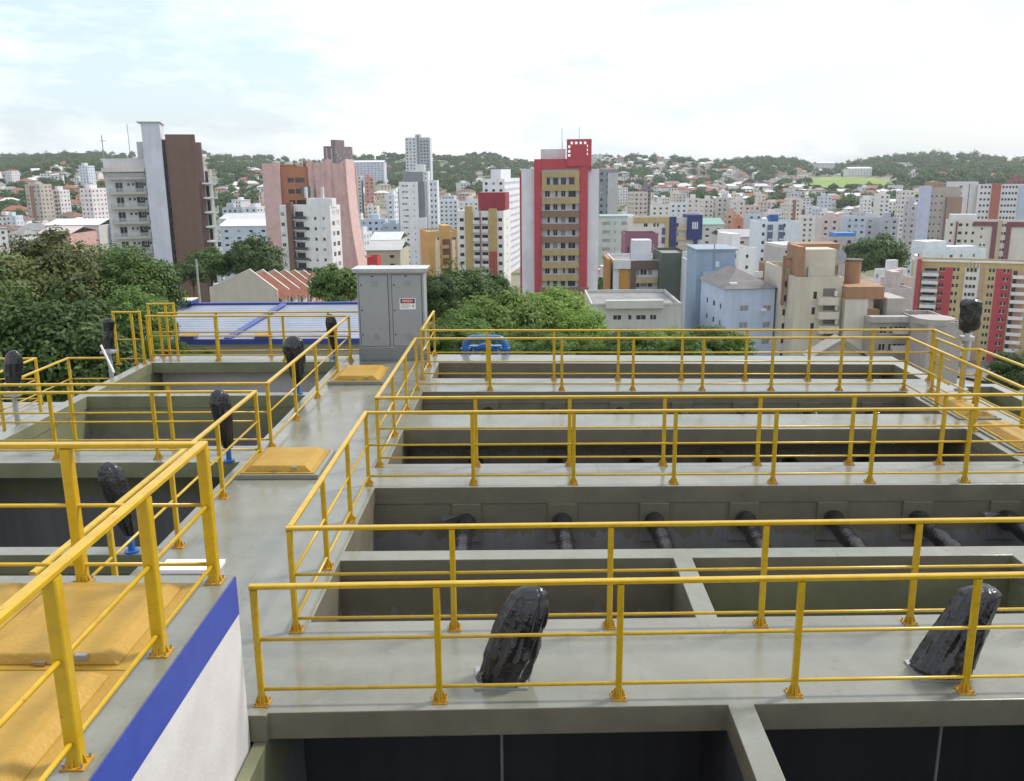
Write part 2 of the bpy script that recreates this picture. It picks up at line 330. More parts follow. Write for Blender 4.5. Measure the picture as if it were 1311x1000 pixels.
def tank_block():
    root = empty('treatment_tank', (0, 12, -7), 'grey painted concrete tank block with rows of open rectangular pits', 'tank')
    xs = sorted({-9.22, -4.0, 8.71, 9.76, 7.7} | {h[0] for h in HOLES} | {h[1] for h in HOLES})
    ys = sorted({2.2, 6.64, 18.72, 21.83} | {h[2] for h in HOLES} | {h[3] for h in HOLES})
    def solid(i, j):
        if i < 0 or j < 0 or i >= len(xs)-1 or j >= len(ys)-1: return False
        x = (xs[i]+xs[i+1])/2; y = (ys[j]+ys[j+1])/2
        if x < -2.33 and y < 6.64: return False
        if x > 8.71 and y > 18.72: return False
        return not any(h[0] < x < h[1] and h[2] < y < h[3] for h in HOLES)
    vi = {}; mb = MB(); ZB = -.255
    def vid(i, j, k):
        if (i, j, k) not in vi:
            vi[(i, j, k)] = len(mb.v); mb.v.append((xs[i], W(xs[i], ys[j]), 0 if k else ZB))
        return vi[(i, j, k)]
    for i in range(len(xs)-1):
        for j in range(len(ys)-1):
            if not solid(i, j): continue
            mb.f.append((vid(i, j, 1), vid(i+1, j, 1), vid(i+1, j+1, 1), vid(i, j+1, 1))); mb.mi.append(0)
            mb.f.append((vid(i, j+1, 0), vid(i+1, j+1, 0), vid(i+1, j, 0), vid(i, j, 0))); mb.mi.append(1)
            for di, dj, a, b in ((-1, 0, (i, j+1), (i, j)), (1, 0, (i+1, j), (i+1, j+1)), (0, -1, (i, j), (i+1, j)), (0, 1, (i+1, j+1), (i, j+1))):
                if not solid(i+di, j+dj):
                    mb.f.append((vid(*a, 0), vid(*b, 0), vid(*b, 1), vid(*a, 1))); mb.mi.append(2 if xs[i] < -4 or xs[i] > 8.5 else 1)
    mb.build('deck_slab', [DECK, LIN_B, LIN_G], root, bevel=.018)
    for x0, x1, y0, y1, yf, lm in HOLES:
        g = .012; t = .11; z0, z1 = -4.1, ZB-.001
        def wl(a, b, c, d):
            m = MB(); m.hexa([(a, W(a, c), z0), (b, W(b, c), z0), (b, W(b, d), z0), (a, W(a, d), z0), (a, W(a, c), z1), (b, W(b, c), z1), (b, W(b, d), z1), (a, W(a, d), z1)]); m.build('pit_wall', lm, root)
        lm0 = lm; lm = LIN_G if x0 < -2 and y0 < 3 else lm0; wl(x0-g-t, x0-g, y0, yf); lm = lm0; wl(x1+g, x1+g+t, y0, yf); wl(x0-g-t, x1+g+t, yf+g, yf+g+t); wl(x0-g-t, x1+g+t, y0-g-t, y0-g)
    m = MB(); m.box(-9.1, 9.7, 2.3, 21.7, -4.3, -4.0); m.build('pit_floor', WET, root)
    for a, b, c, d in ((-9.215, -9.0, 2.3, 21.8), (-9.0, 8.7, 21.58, 21.76), (9.6, 9.75, 2.3, 18.3), (-9.0, 9.6, 2.2, 2.35)):
        m = MB(); m.hexa([(a, W(a, c), -7.3), (b, W(b, c), -7.3), (b, W(b, d), -7.3), (a, W(a, d), -7.3), (a, W(a, c), ZB-.002), (b, W(b, c), ZB-.002), (b, W(b, d), ZB-.002), (a, W(a, d), ZB-.002)]); m.build('outer_wall', WHITEW, root)
    m = MB(); m.box(-4.5+.2, -2.19-.2, 6.7, 21.5, -7.3, -4.4); m.build('walkway_core', CONC, root)
    for px, py in ((643, 1000), (1197, 1000)):    # thin drip lines hanging in the front pits
        p = uy(px, py, 7.2); m = MB(); m.tube([(p.x, 7.2, -.27), (p.x, 7.2, -3.9)], .014, 6); m.build('drain_rod', STEEL, root)
    return root
tank_block()
PLZ = 1.28
def platform():
    root = empty('concrete_platform', (-6, 3, -7), 'raised concrete platform with white wall and blue painted band', 'platform')
    zb = uy(310, 785, 6.63).z
    MB().box(-9.4, -2.335, -1.5, 6.62, -7.2, zb).build('wall', WHITEW, root)
    MB().box(-9.402, -2.332, -1.502, 6.622, zb, PLZ-.012).build('blue_band', BLUE, root)
    MB().box(-9.395, -2.34, -1.495, 6.615, PLZ-.012, PLZ).build('top_slab', DECK, root)
platform()

# ------------------------------------------------------------------ railings
def chbar(mb, a, b, w, h, c=.008):
    a = Vector(a); b = Vector(b); d = (b-a).normalized(); s = d.cross(Vector((0, 0, 1)))
    if s.length < 1e-4: s = Vector((1, 0, 0))
    s.normalize(); u = s.cross(d); w /= 2; h /= 2
    pr = [(-w+c, -h), (w-c, -h), (w, -h+c), (w, h-c), (w-c, h), (-w+c, h), (-w, h-c), (-w, -h+c)]; i = len(mb.v)
    for p in (a, b): mb.v += [tuple(p+s*q[0]+u*q[1]) for q in pr]
    for k in range(8): k2 = (k+1) % 8; mb.f.append((i+k, i+k2, i+8+k2, i+8+k)); mb.mi.append(0)
    mb.f.append(tuple(i+k for k in reversed(range(8)))); mb.f.append(tuple(i+8+k for k in range(8))); mb.mi += [0, 0]
    return mb
RH = 1.08; RM = {}
def post_mesh(H, w):
    k = ('p', H, w)
    if k not in RM:
        RM[k] = chbar(MB(), (0, 0, .008), (0, 0, H-.024), w, w).mesh('post', YEL)
    return RM[k]
def plate_mesh():
    if 'b' not in RM:
        m = MB(); m.box(-.066, .066, -.066, .066, 0.001, .012)
        for sx, sy in ((1, 0), (-1, 0), (0, 1), (0, -1)):
            a = .026; b = .06; t = .005
            if sx: m.hexa([(sx*a, -t, .012), (sx*b, -t, .012), (sx*b, t, .012), (sx*a, t, .012), (sx*a, -t, .075), (sx*(a+.012), -t, .075), (sx*(a+.012), t, .085), (sx*a, t, .085)])
            else: m.hexa([(-t, sy*a, .012), (t, sy*a, .012), (t, sy*b, .012), (-t, sy*b, .012), (-t, sy*a, .085), (t, sy*a, .085), (t, sy*(a+.012), .085), (-t, sy*(a+.012), .085)])
        for sx in (-1, 1):
            for sy in (-1, 1): m.tube([(sx*.05, sy*.05, .012), (sx*.05, sy*.05, .036)], .008, 6, mi=1)
        RM['b'] = m.mesh('base_plate', [ORG, BOLT])
    return RM['b']
def railing(label, pts, posts, z=0, H=RH, w=.054, rails=(.135, .60), group='yellow walkway railings', top=.058):
    root = empty('railing', (pts[0][0], pts[0][1], z), label, 'railing', group); o = Vector((pts[0][0], pts[0][1], z))
    for x, y in posts:
        p = link('post', post_mesh(H, w), root, (x-o.x, y-o.y, 0)); b = link('base_plate', plate_mesh(), p)
    for k in range(len(pts)-1):
        a = Vector((*pts[k], 0)); b = Vector((*pts[k+1], 0)); d = (b-a).normalized()
        a2 = a + d*(top/2+.0005 if k else -top/2); b2 = b + d*(top/2)
        chbar(MB(), a2+Vector((0, 0, z+H)), b2+Vector((0, 0, z+H)), top, .04).build('top_rail', YEL, root)
        for q, nm in zip(rails, ('lower_rail', 'middle_rail')):
            MB().tube([a+d*.02+Vector((0, 0, z+q)), b-d*.02+Vector((0, 0, z+q))], .0165, 8).build(nm, YEL, root, smooth=True)
    return root
def row(xs, y): return [(x, W(x, y)) for x in xs]
XE = 7.62
railing('front yellow railing crossing in front of the two near black wrapped valves', row([-2.27, 7.5], 6.82), row([-2.27, -.76, .77, 2.28, 3.76, 5.27, 6.78], 6.82))
xr2 = [-.73, .8, 2.3, 3.78, 5.3, 6.8]; xr3 = [-.78, .66, 2.1, 3.52, 4.91, 6.26]
railing('yellow railing around the two nearest inner pits and the black pipe row', row([XE, -2.29], 8.07)+[(-2.29, 12.32)]+row([XE], 12.32),
        row(xr2+[XE], 8.07)+[(-2.29, y) for y in (8.07, 9.52, 10.94, 12.32)]+row(xr3+[XE], 12.32))
xr5 = [-.76, .71, 2.16, 3.57, 4.96, 6.33]
railing('yellow railing around the middle pair of right-hand pits', row([XE, -2.27], 13.17)+[(-2.27, 18.1)]+row([XE], 18.1)+[(XE, W(XE, 13.22)+.2)],
        row([-.78, .64, 2.07, 3.5, 4.9, 6.26, XE], 13.17)+[(-2.27, y) for y in (13.17, 14.8, 16.45, 18.1)]+row(xr5+[XE], 18.1)+[(XE, 16.4), (XE, 14.95)])
railing('yellow railing along the farthest right-hand pit', [(-2.26, 21.75), (-2.26, 19.07)]+row([8.5], 19.07)+[(8.47, 17.75)],
        [(-2.26, 21.72), (-2.26, 20.4), (-2.26, 19.07)]+row([-.85, .58, 1.95, 3.3, 4.65, 5.97, 7.26, 8.5], 19.07))
railing('yellow railing with a jog beside the far right narrow pit', [(8.12, 17.75), (8.14, 16.62), (8.42, 16.62), (8.55, 9.5)],
        [(8.12, 17.75), (8.14, 16.62), (8.42, 16.62), (8.45, 15.0), (8.48, 13.4), (8.51, 11.8)])
railing('yellow railing round the nearer left pit, beside the first hatch', [(-9.05, 13.62), (-4.24, 13.62), (-4.24, 7.1)],
        [(-9.05, 13.62), (-7.48, 13.6), (-5.86, 13.6), (-4.24, 13.62), (-4.24, 11.82), (-4.23, 10.13), (-4.24, 8.5), (-4.24, 7.1)])
railing('yellow railing round the farther left pits, ending by the grey cabinet', [(-9.05, 14.17), (-4.21, 14.17), (-4.21, 21.1), (-9.1, 21.3)],
        [(-9.05, 14.17), (-7.45, 14.17), (-5.83, 14.17), (-4.21, 14.17), (-4.21, 15.85), (-4.2, 17.52), (-4.2, 19.5), (-4.21, 21.1), (-5.8, 21.17), (-7.44, 21.23), (-9.1, 21.3)])
railing('yellow railing on the back edge in front of the blue roofed building', [(-9.0, 21.78), (-4.1, 21.78)], [(-9.0, 21.78), (-7.6, 21.78), (-6.31, 21.78), (-4.85, 21.78)])
for q, (x, y, H) in enumerate(((-9.72, 20.9, 1.25), (-9.3, 21.9, 1.3))):
    railing(('short' if q == 0 else 'taller')+' yellow ladder guard frame at the back left corner of the tanks', [(x, y), (x+.62, y+.02)], [(x, y), (x+.42, y+.02), (x+.62, y+.02)], H=H, z=-.01, group='ladder guard frames')
railing('stout yellow railing on the raised platform at lower left', [(-2.46, .4), (-2.46, 6.5), (-8.6, 6.5)],
        [(-2.46, y) for y in (1.7, 3.05, 4.26, 5.42, 6.5)]+[(x, 6.5) for x in (-3.5, -4.85, -6.2, -7.5)], z=PLZ, H=1.125, w=.08, top=.07, rails=(.15, .64))

# ------------------------------------------------------------------ hatches
def hatch(label, x0, x1, y0, y1, z=0, curb=.075, h=.10, s=.10, fm=.05):
    root = empty('access_hatch', ((x0+x1)/2, (y0+y1)/2, z), label, 'hatch', 'yellow access hatches')
    if curb: MB().box(x0-.12, x1+.12, y0-.1, y1+.1, z, z+curb).build('curb', DECK, root, bevel=.01)
    zb = z+curb
    MB().box(x0-fm, x1+fm, y0-.05, y1+.05, zb+.001, zb+.014).build('frame', FRP, root)
    m = MB(); m.hexa([(x0, y0, zb+.014), (x1, y0, zb+.014), (x1, y1, zb+.014), (x0, y1, zb+.014), (x0+s, y0+s*.45, zb+h), (x1-s, y0+s*.45, zb+h), (x1-s, y1-s, zb+h), (x0+s, y1-s, zb+h)])
    m.build('lid', FRP, root, bevel=.012)
    w = x1-x0; lid = None
    MB().box(x0+w*.42, x0+w*.5, y0-.012, y0+.02, zb+.02, zb+.045).build('latch', BOLT, root)
    MB().box(x0+w*.7, x0+w*.78, y0+s*.2-.012, y0+s*.2+.02, zb+.05, zb+.085).build('plate', STEEL, root)
    return root
hatch('yellow access hatch on the walkway beside the nearer left pit', -4.2, -3.2, 12.66, 13.72)
hatch('yellow access hatch on the walkway in front of the grey cabinet', -4.12, -3.17, 18.68, 19.92)
hatch('far yellow hatch on the right-hand walkway', 7.82, 8.34, 15.75, 17.2, curb=.03)
hatch('nearer yellow hatch on the right-hand walkway at the frame edge', 7.82, 8.36, 13.8, 15.25, curb=.03)
hatch('large ochre hatch lid at the far corner of the raised platform', -3.62, -2.66, 5.24, 6.40, z=PLZ, curb=0, h=.085, s=.08, fm=.09)
hatch('ochre hatch lid at the left end of the raised platform', -4.95, -3.81, 5.24, 6.40, z=PLZ, curb=0, h=.085, s=.08, fm=.09)
hatch('nearest ochre hatch lid on the raised platform, bottom left', -3.62, -2.66, 3.9, 5.13, z=PLZ, curb=0, h=.085, s=.08, fm=.09)
hatch('ochre hatch lid beyond the left frame edge of the platform', -4.95, -3.81, 3.9, 5.13, z=PLZ, curb=0, h=.085, s=.08, fm=.09)
qa, qb = uz(205, 730, .55), uz(276, 730, .55); root = empty('junction_box', ((qa.x+qb.x)/2, qa.y+.15, 0), 'small pale concrete box just behind the raised platform', 'box')
MB().box(qa.x, qb.x, qa.y, qa.y+.22, 0, .52).build('body', mat('duct_grey', (.42, .42, .43), .6), root); MB().box(qa.x-.02, qb.x+.02, qa.y-.02, qa.y+.24, .521, .56).build('lid', WHITE, root)

# ------------------------------------------------------------------ valves wrapped in black plastic
def bag_mesh(base, top, prof, seed, flat=.75, nz=70, na=96, bend=0):
    r = random.Random(seed); base = Vector(base); top = Vector(top); ax = top-base; mb = MB()
    fold = [(r.randint(2, 5)*2, r.uniform(0, 6.28), r.uniform(-2, 2), r.uniform(.03, .07)) for _ in range(3)]+[(r.randint(6, 14)*2, r.uniform(0, 6.28), r.uniform(-7, 7), r.uniform(.015, .035)) for _ in range(5)]
    cre = [(r.uniform(0, 6.28), r.uniform(.1, .9), r.uniform(-4, 4), r.uniform(.04, .10)) for _ in range(16)]
    dent = [(r.uniform(0, 6.28), r.uniform(.02, 1), r.uniform(3, 8), r.uniform(5, 13), r.uniform(-.10, .10)) for _ in range(26)]
    for i in range(nz+1):
        t = i/nz; c = base + ax*t + Vector((bend*math.sin(math.pi*t), 0, 0)); R0 = float(np.interp(t, [p[0] for p in prof], [p[1] for p in prof]))
        for j in range(na):
            th = 2*math.pi*j/na; k = 1.0
            for n_, ph, tw, am in fold: k += am*(abs(math.sin(n_*th*.5+ph+tw*t))-.5)
            for a0, t0, sl_, am in cre:
                dd = math.sin((th-a0)/2)*2 - sl_*(t-t0)*.3
                k += am*math.exp(-(dd*13)**2)*math.exp(-((t-t0)*3.2)**2)
            for a0, t0, wa, wt, am in dent: k += am*max(0, 1-abs(math.sin((th-a0)/2)*wa*.6)-abs(t-t0)*wt*.5)*1.3
            k += .012*math.sin(17*t+5*th+seed)+.02*math.sin(9*t-3*th+2*seed)*math.sin(4*th+seed)
            rr = R0*k; mb.v.append((c.x+rr*math.cos(th), c.y+rr*flat*math.sin(th), c.z+.35*R0*.25*math.sin(3*th+seed)*(1 if t > .9 else 0)))
    for i in range(nz):
        for j in range(na): j2 = (j+1) % na; mb.f.append((i*na+j, i*na+j2, (i+1)*na+j2, (i+1)*na+j)); mb.mi.append(0)
    mb.f.append(tuple(reversed(range(na)))); mb.f.append(tuple(nz*na+j for j in range(na))); mb.mi += [0, 0]
    return mb
FULL = [(0, .17), (.06, .21), (.3, .225), (.6, .21), (.82, .185), (.93, .15), (.985, .09), (1, .03)]
def valve(label, base, top, R, seed, stem=False, prof=None, flat=.8, basez=0.0):
    base = Vector(base); top = Vector(top); root = empty('wrapped_valve', (base.x, base.y, basez), label, 'valve', 'valves wrapped in black plastic')
    pr = [(t, r*R/.225) for t, r in (prof or FULL)]
    if stem:
        b0 = base + Vector((0, 0, .22)); m = MB()
        m.tube([(base.x, base.y, basez+.02), (base.x, base.y, basez+.6)], .042, 12).tube([(base.x, base.y, basez+.001), (base.x, base.y, basez+.025)], .085, 14); m.build('stem', BPIPE, root, smooth=False)
    else:
        b0 = base + Vector((0, 0, .012)); m = MB(); m.box(base.x-R*1.15, base.x+R*.95, base.y-R*.8, base.y+R*.8, basez+.001, basez+.02); m.build('base_plate', STEEL, root)
    bag_mesh(b0, top, pr, seed, flat).build('plastic_bag', BLACK, root, smooth=True)
    if not stem:
        rr = random.Random(seed)
        for k in range(7):                        # loose skirt corners of the bag on the floor
            a = rr.uniform(0, 6.28); d = Vector((math.cos(a), math.sin(a)*.75, 0)); s2 = Vector((-d.y, d.x, 0))*rr.uniform(.04, .09); p = base + d*R*.8
            m = MB(); m.face([p+s2+Vector((0, 0, .12)), p-s2+Vector((0, 0, .1)), p+d*rr.uniform(.04, .1)-s2*.4+Vector((0, 0, .015)), p+d*.06+s2*.7+Vector((0, 0, .02))])
            m.build('bag_flap', BLACK, root)
    return root
valve('black plastic wrapped valve leaning behind the front railing, near the centre', (-.22, 7.2, 0), (.03, 7.3, .85), .225, 3)
pr2 = [(0, .2), (.06, .27), (.25, .235), (.5, .22), (.62, .2), (.8, .185), (.93, .165), (.98, .12), (1, .05)]
valve('crumpled black plastic wrapped valve behind the right end of the front railing', (3.68, 7.32, 0), (4.02, 7.38, .80), .215, 11, prof=pr2)
TAPER = [(0, .085), (.12, .12), (.35, .155), (.6, .19), (.78, .20), (.9, .17), (.96, .12), (1, .03)]
for lab, b, tp, R, sd_ in (('black wrapped valve on a blue stem between the platform and near left pit', (-4.74, 9.98, 0), (-4.92, 10.0, 1.12), .168, 21),
        ('black wrapped valve on a blue stem beside the first walkway hatch', (-4.68, 13.44, 0), (-4.76, 13.46, 1.16), .17, 22),
        ('bulging black wrapped valve on a blue stem beyond the left pit divider', (-4.67, 17.86, 0), (-4.7, 17.86, 1.2), .215, 23),
        ('slim black wrapped valve by the grey cabinet', (-4.67, 21.45, 0), (-4.72, 21.45, 1.08), .135, 24)):
    valve(lab, b, tp, R, sd_, stem=True, prof=TAPER)
# valve on a tall grey post at far right
p = uy(1238, 432, 17.9); root = empty('wrapped_valve', (p.x, 17.9, 0), 'black wrapped valve head on a tall grey post at far right', 'valve', 'valves wrapped in black plastic')
MB().tube([(p.x, 17.9, .001), (p.x, 17.9, 1.02)], .055, 12).tube([(p.x, 17.9, .001), (p.x, 17.9, .03)], .13, 14).build('post', STEEL, root, smooth=False)
MB().tube([(p.x, 17.9, 1.02), (p.x, 17.9, 1.1)], .14, 14).tube([(p.x, 17.9, 1.1), (p.x, 17.9, 1.3)], .05, 12).build('flange', mat('alu', (.5, .5, .5), .35, metal=.6), root)
bag_mesh((p.x, 17.9, 1.17), (p.x+.02, 17.9, 1.84), [(0, .08), (.1, .16), (.3, .19), (.7, .2), (.93, .2), (1, .12)], 31).build('plastic_bag', BLACK, root, smooth=True)
# ------------------------------------------------------------------ wrapped pipes and wall plates in the pits
def pit_pipe(label, x, yw, z, ln, seed, stub=False):
    y = W(x, yw); root = empty('wrapped_pipe', (x, y, z), label, 'pipe', 'black wrapped pipes in the pits')
    MB().box(x-.21, x+.21, y-.03, y+.01, z-.33, z+.25).build('wall_plate', LIN_B, root, bevel=.006)
    r = random.Random(seed); n = 26; path = []; rad = []
    for i in range(n+1):
        t = i/n; path.append((x+.01*math.sin(7*t+seed), y-.02-t*ln, z+.008*math.sin(11*t+seed))); rad.append(.115+.014*abs(math.sin(19*t+seed))+r.uniform(-.005, .005)+(.02 if .02 < t < .1 else 0))
    MB().tube(path, rad, 18).build('plastic_wrap', BLACK, root, smooth=True)
    if seed % 3 == 0:
        m = MB(); m.face([(x-.1, y-.1, z+.1), (x-.38, y-.12, z+.14), (x-.33, y-.2, z+.06), (x-.12, y-.26, z+.09)]); m.face([(x-.1, y-.1, z+.1), (x-.12, y-.26, z+.09), (x+.05, y-.2, z+.135), (x+.04, y-.06, z+.13)]); m.build('loose_flap', BLACK, root)
    return root
ORD = ['first', 'second', 'third', 'fourth', 'fifth', 'sixth', 'seventh']
for k, x in enumerate((-.88, .5, 1.82, 3.1, 4.36, 5.58, 6.82)):
    pit_pipe('%s black wrapped pipe from the left in the pit behind the divider wall' % ORD[k], x, 12.2, -.5, 2.0, [3, 4, 5, 7, 8, 10, 6][k])
for k, x in enumerate((-.94, .5, 2.0, 3.4, 4.8, 6.1)):
    pit_pipe('%s dim wrapped pipe from the left under the walkway beam' % ORD[k], x, 15.98, -.85, 2.4, 11+3*k)
for k, x in enumerate((-.8, .56, 1.89, 3.15, 4.39, 5.71, 6.96)):
    pit_pipe('%s pipe mouth from the left on the farther pit wall' % ORD[k], x, 17.95, -.46, .5, 31+3*k)
# ------------------------------------------------------------------ electrical cabinet
def cabinet():
    x0, x1, y0, y1 = -4.0, -2.42, 21.2, 21.8; root = empty('electrical_cabinet', (-3.2, 21.5, 0), 'grey two-door electrical cabinet with red warning sign at the walkway end', 'cabinet')
    MB().box(x0-.02, x1+.04, y0-.03, y1, .001, .27).build('plinth', GREYD, root, bevel=.01)
    MB().box(x0, x1, y0, y1, .272, 2.09).build('body', GREYP, root, bevel=.008)
    m = MB(); m.hexa([(x0-.06, y0-.08, 2.092), (x1+.06, y0-.08, 2.092), (x1+.06, y1+.05, 2.092), (x0-.06, y1+.05, 2.092), (x0-.1, y0-.12, 2.19), (x1+.1, y0-.12, 2.19), (x1+.1, y1+.08, 2.19), (x0-.1, y1+.08, 2.19)]); m.build('roof', mat('cab_roof', (.5, .52, .53), .4), root, bevel=.006)
    for q, (a, b) in enumerate(((x0+.05, x0+.73), (x0+.83, x1-.06))):
        d = MB().box(a, b, y0-.022, y0-.002, .34, 2.03).build('door', GREYP, root, bevel=.006)
        MB().box(a-.012, b+.012, y0-.003, y0+.001, .33, 2.04).build('door_gap', DARK, root)
        for z in (.62, 1.2, 1.8): MB().tube([(a+.05, y0-.021, z), (a+.05, y0-.035, z)], .018, 10).build('lock', DARK, d)
        for z in (.5, 1.78):
            MB().box(a+.29, a+.45, y0-.026, y0-.0215, z, z+.15).build('vent', GREYP, d)
            for k in range(5): MB().box(a+.3, a+.44, y0-.034, y0-.0265, z+.015+.026*k, z+.025+.026*k).build('louvre', GREYP, d)
        MB().box(a+.3, a+.36, y0-.03, y0-.0225, 1.99, 2.015).build('lamp', DARK, d)
    sx, sz = x0+1.0, 1.22; d = MB().box(sx, sx+.38, y0-.03, y0-.0225, sz, sz+.265).build('warning_sign', WHITE, root)
    MB().box(sx+.02, sx+.36, y0-.032, y0-.0305, sz+.145, sz+.25).build('sign_header', DARK, d)
    m = MB(); m.face([(sx+.19+.155*math.cos(t*.262), y0-.0335, sz+.197+.045*math.sin(t*.262)) for t in range(24)]); m.build('sign_oval', REDP, d)
    m = MB(); m.face([(sx+.30, y0-.0325, sz+.11), (sx+.33, y0-.0325, sz+.10), (sx+.325, y0-.0325, sz+.035), (sx+.31, y0-.0325, sz+.06)]); m.build('pictogram', DARK, d)
    for k, (z, w) in enumerate(((.105, .2), (.075, .22), (.045, .18))): MB().box(sx+.03, sx+.03+w, y0-.0325, y0-.0305, sz+z, sz+z+.009).build('sign_text_line', GREYD, d)
    cu = bpy.data.curves.new('sign_word', 'FONT'); cu.body = 'PERIGO'; cu.size = .075; cu.align_x = 'CENTER'; cu.align_y = 'CENTER'
    t = bpy.data.objects.new('tmp', cu); COL.objects.link(t); dg = bpy.context.evaluated_depsgraph_get(); me = bpy.data.meshes.new_from_object(t.evaluated_get(dg)); bpy.data.objects.remove(t)
    me.materials.append(WHITE); w = link('sign_word', me, d, Vector((sx+.19, y0-.0345, sz+.197))-WL[root.name]); w.rotation_euler = (math.pi/2, 0, 0)
cabinet()
# ------------------------------------------------------------------ blue vent pipes behind the back edge
for k, (a, b, yt, yy) in enumerate(((591, 651, 429, 22.15), (602, 641, 439, 22.45))):
    A = uy(a+5, 450, yy); B = uy(b-4, 450, yy); zt = uy(620, yt+4, yy).z; w = (B.x-A.x)/2; c = (A.x+B.x)/2; r = .2 if k == 0 else .3
    path = [(A.x, yy, -7.2), (A.x, yy, zt-r)]+[(A.x+r-r*math.cos(t), yy, zt-r+r*math.sin(t)) for t in (.4, .8, 1.2)]+[(A.x+r, yy, zt), (B.x-r, yy, zt)]+[(B.x-r+r*math.sin(t), yy, zt-r+r*math.cos(t)) for t in (.4, .8, 1.2)]+[(B.x, yy, zt-r), (B.x, yy, -7.2)]
    root = empty('vent_pipe', (c, yy, -7.2), ('larger outer' if k == 0 else 'smaller inner')+' blue arched pipe behind the back edge of the tanks', 'pipe', 'blue arched pipes')
    MB().tube(path, .085, 12).build('pipe', BPIPE, root, smooth=True)
    for q in (A.x, B.x): MB().tube([(q, yy, .05), (q, yy, .1)], .13, 12).build('flange', BPIPE, root)
# ------------------------------------------------------------------ pipe gallery beyond the left wall
root = empty('pipe_gallery', (-11.5, 16, -7), 'low grey service walkway beyond the left tank wall', 'walkway')
MB().box(-13.5, -10.35, 9, 20.2, -.95, -.75).build('slab', CONC, root)
for y in (10, 13, 16, 19):
    MB().box(-13.2, -12.9, y, y+.3, -7.2, -.95).build('pier', CONC, root); MB().box(-10.8, -10.5, y, y+.3, -7.2, -.95).build('pier', CONC, root)
for k, (x, z, r) in enumerate(((-9.75, -.55, .19), (-10.12, -.75, .14))):
    root = empty('green_pipe', (x, 10, z), ('thick' if k == 0 else 'thin')+' pale green pipe running along the outside of the left wall', 'pipe', 'pale green pipes')
    MB().tube([(x, 9, z), (x, 19.6, z), (x-.02, 19.75, z-.06), (x-.02, 19.8, z-.25), (x-.02, 19.8, -7.2)], r, 16).build('pipe', PGREEN, root, smooth=True)
    for y in (12.2, 13.4, 15.2, 17, 18.6): MB().tube([(x, y, z), (x, y+.07, z)], r+.05, 16).build('flange', PGREEN, root)
    for y in (13.0, 14.8, 16.4, 18.1): MB().box(x-.05, x+.05, y, y+.09, -7.2, z+r+.01).build('bracket', STEEL, root)
railing('weathered yellow railing of the service walkway, beyond the left tank wall', [(-10.45, 9.4), (-10.45, 20.0), (-9.5, 20.0)], [(-10.45, y) for y in (12.4, 14.0, 15.6, 17.2, 18.6, 20.0)]+[(-9.5, 20.0)], z=-.75, group='service walkway railings')
railing('farther yellow railing of the service walkway at the left edge', [(-13.3, 10), (-13.3, 20.0), (-11.2, 20.0), (-11.2, 18.2)], [(-13.3, 13), (-13.3, 15.4), (-13.3, 17.6), (-13.3, 20.0), (-11.2, 20.0), (-11.2, 18.2)], z=-.75, group='service walkway railings')
for lab, px, ya, yb, by, sd_ in (('black wrapped valve over the pale green pipe at left edge', 17, 500, 449, 17.3, 41), ('slim black wrapped valve on a white stand by the back left corner', 139, 446, 408, 19.6, 42)):
    bt, tp = uy(px, ya, by), uy(px, yb, by); bx = bt.x; root = empty('wrapped_valve', (bx, by, -.9), lab, 'valve', 'valves wrapped in black plastic')
    bag_mesh(bt, (tp.x, by, tp.z), [(0, .08), (.15, .12), (.4, .16), (.7, .17), (.9, .13), (1, .06)] if sd_ == 41 else [(0, .08), (.1, .10), (.35, .12), (.6, .105), (.9, .125), (1, .08)], sd_).build('plastic_bag', BLACK, root, smooth=True)
    m = MB(); m.tube([(bx, by, -.9), (bx, by, bt.z+.1)], .05, 10); m.box(bx-.15, bx+.15, by-.12, by+.12, bt.z-.1, bt.z-.05); m.build('stand', STEEL, root)
    if sd_ == 42: MB().bar((bx-.06, by-.22, bt.z+.12), (bx+.16, by-.22, bt.z-.5), .05, .03).build('strut', WHITE, root)

# ------------------------------------------------------------------ buildings
FOOT = []
WM = {}
def window_mesh(w, h, kind):
    k = (round(w, 1), round(h, 1), kind)
    if k not in WM:
        w, h = max(.4, k[0]), max(.4, k[1]); m = MB(); t = .07; fr = .05
        if kind == 'open': m.box(0, w, .25, .3, 0, h, 1)
        else:
            m.box(0, t, -fr, 0, 0, h); m.box(w-t, w, -fr, 0, 0, h); m.box(t, w-t, -fr, 0, 0, t); m.box(t, w-t, -fr, 0, h-t, h)
            m.face([(t, -.01, t), (w-t, -.01, t), (w-t, -.01, h-t), (t, -.01, h-t)], 1)
            if w > .9: m.box(w/2-.03, w/2+.03, -fr+.005, -.005, t, h-t)
            if kind == 'half': m.box(t, w/2-.03, -.035, -.012, t, h-t, 2)
            if kind == 'shut': m.box(t, w-t, -.035, -.012, t, h-t, 2)
            if kind == 'blind': m.box(t, w-t, -.03, -.012, h*.45, h-t, 2)
            if kind == 'curt': m.box(t, w-t, -.022, -.012, t, h-t, 3)
        WM[k] = (m.mesh('window', [FRAMED if kind == 'dark' else FRAME, GLASS, SHUT, CURT]), w, h)
    return WM[k]
WK = ['w', 'w', 'w', 'w', 'w', 'half', 'shut', 'blind', 'curt', 'curt']
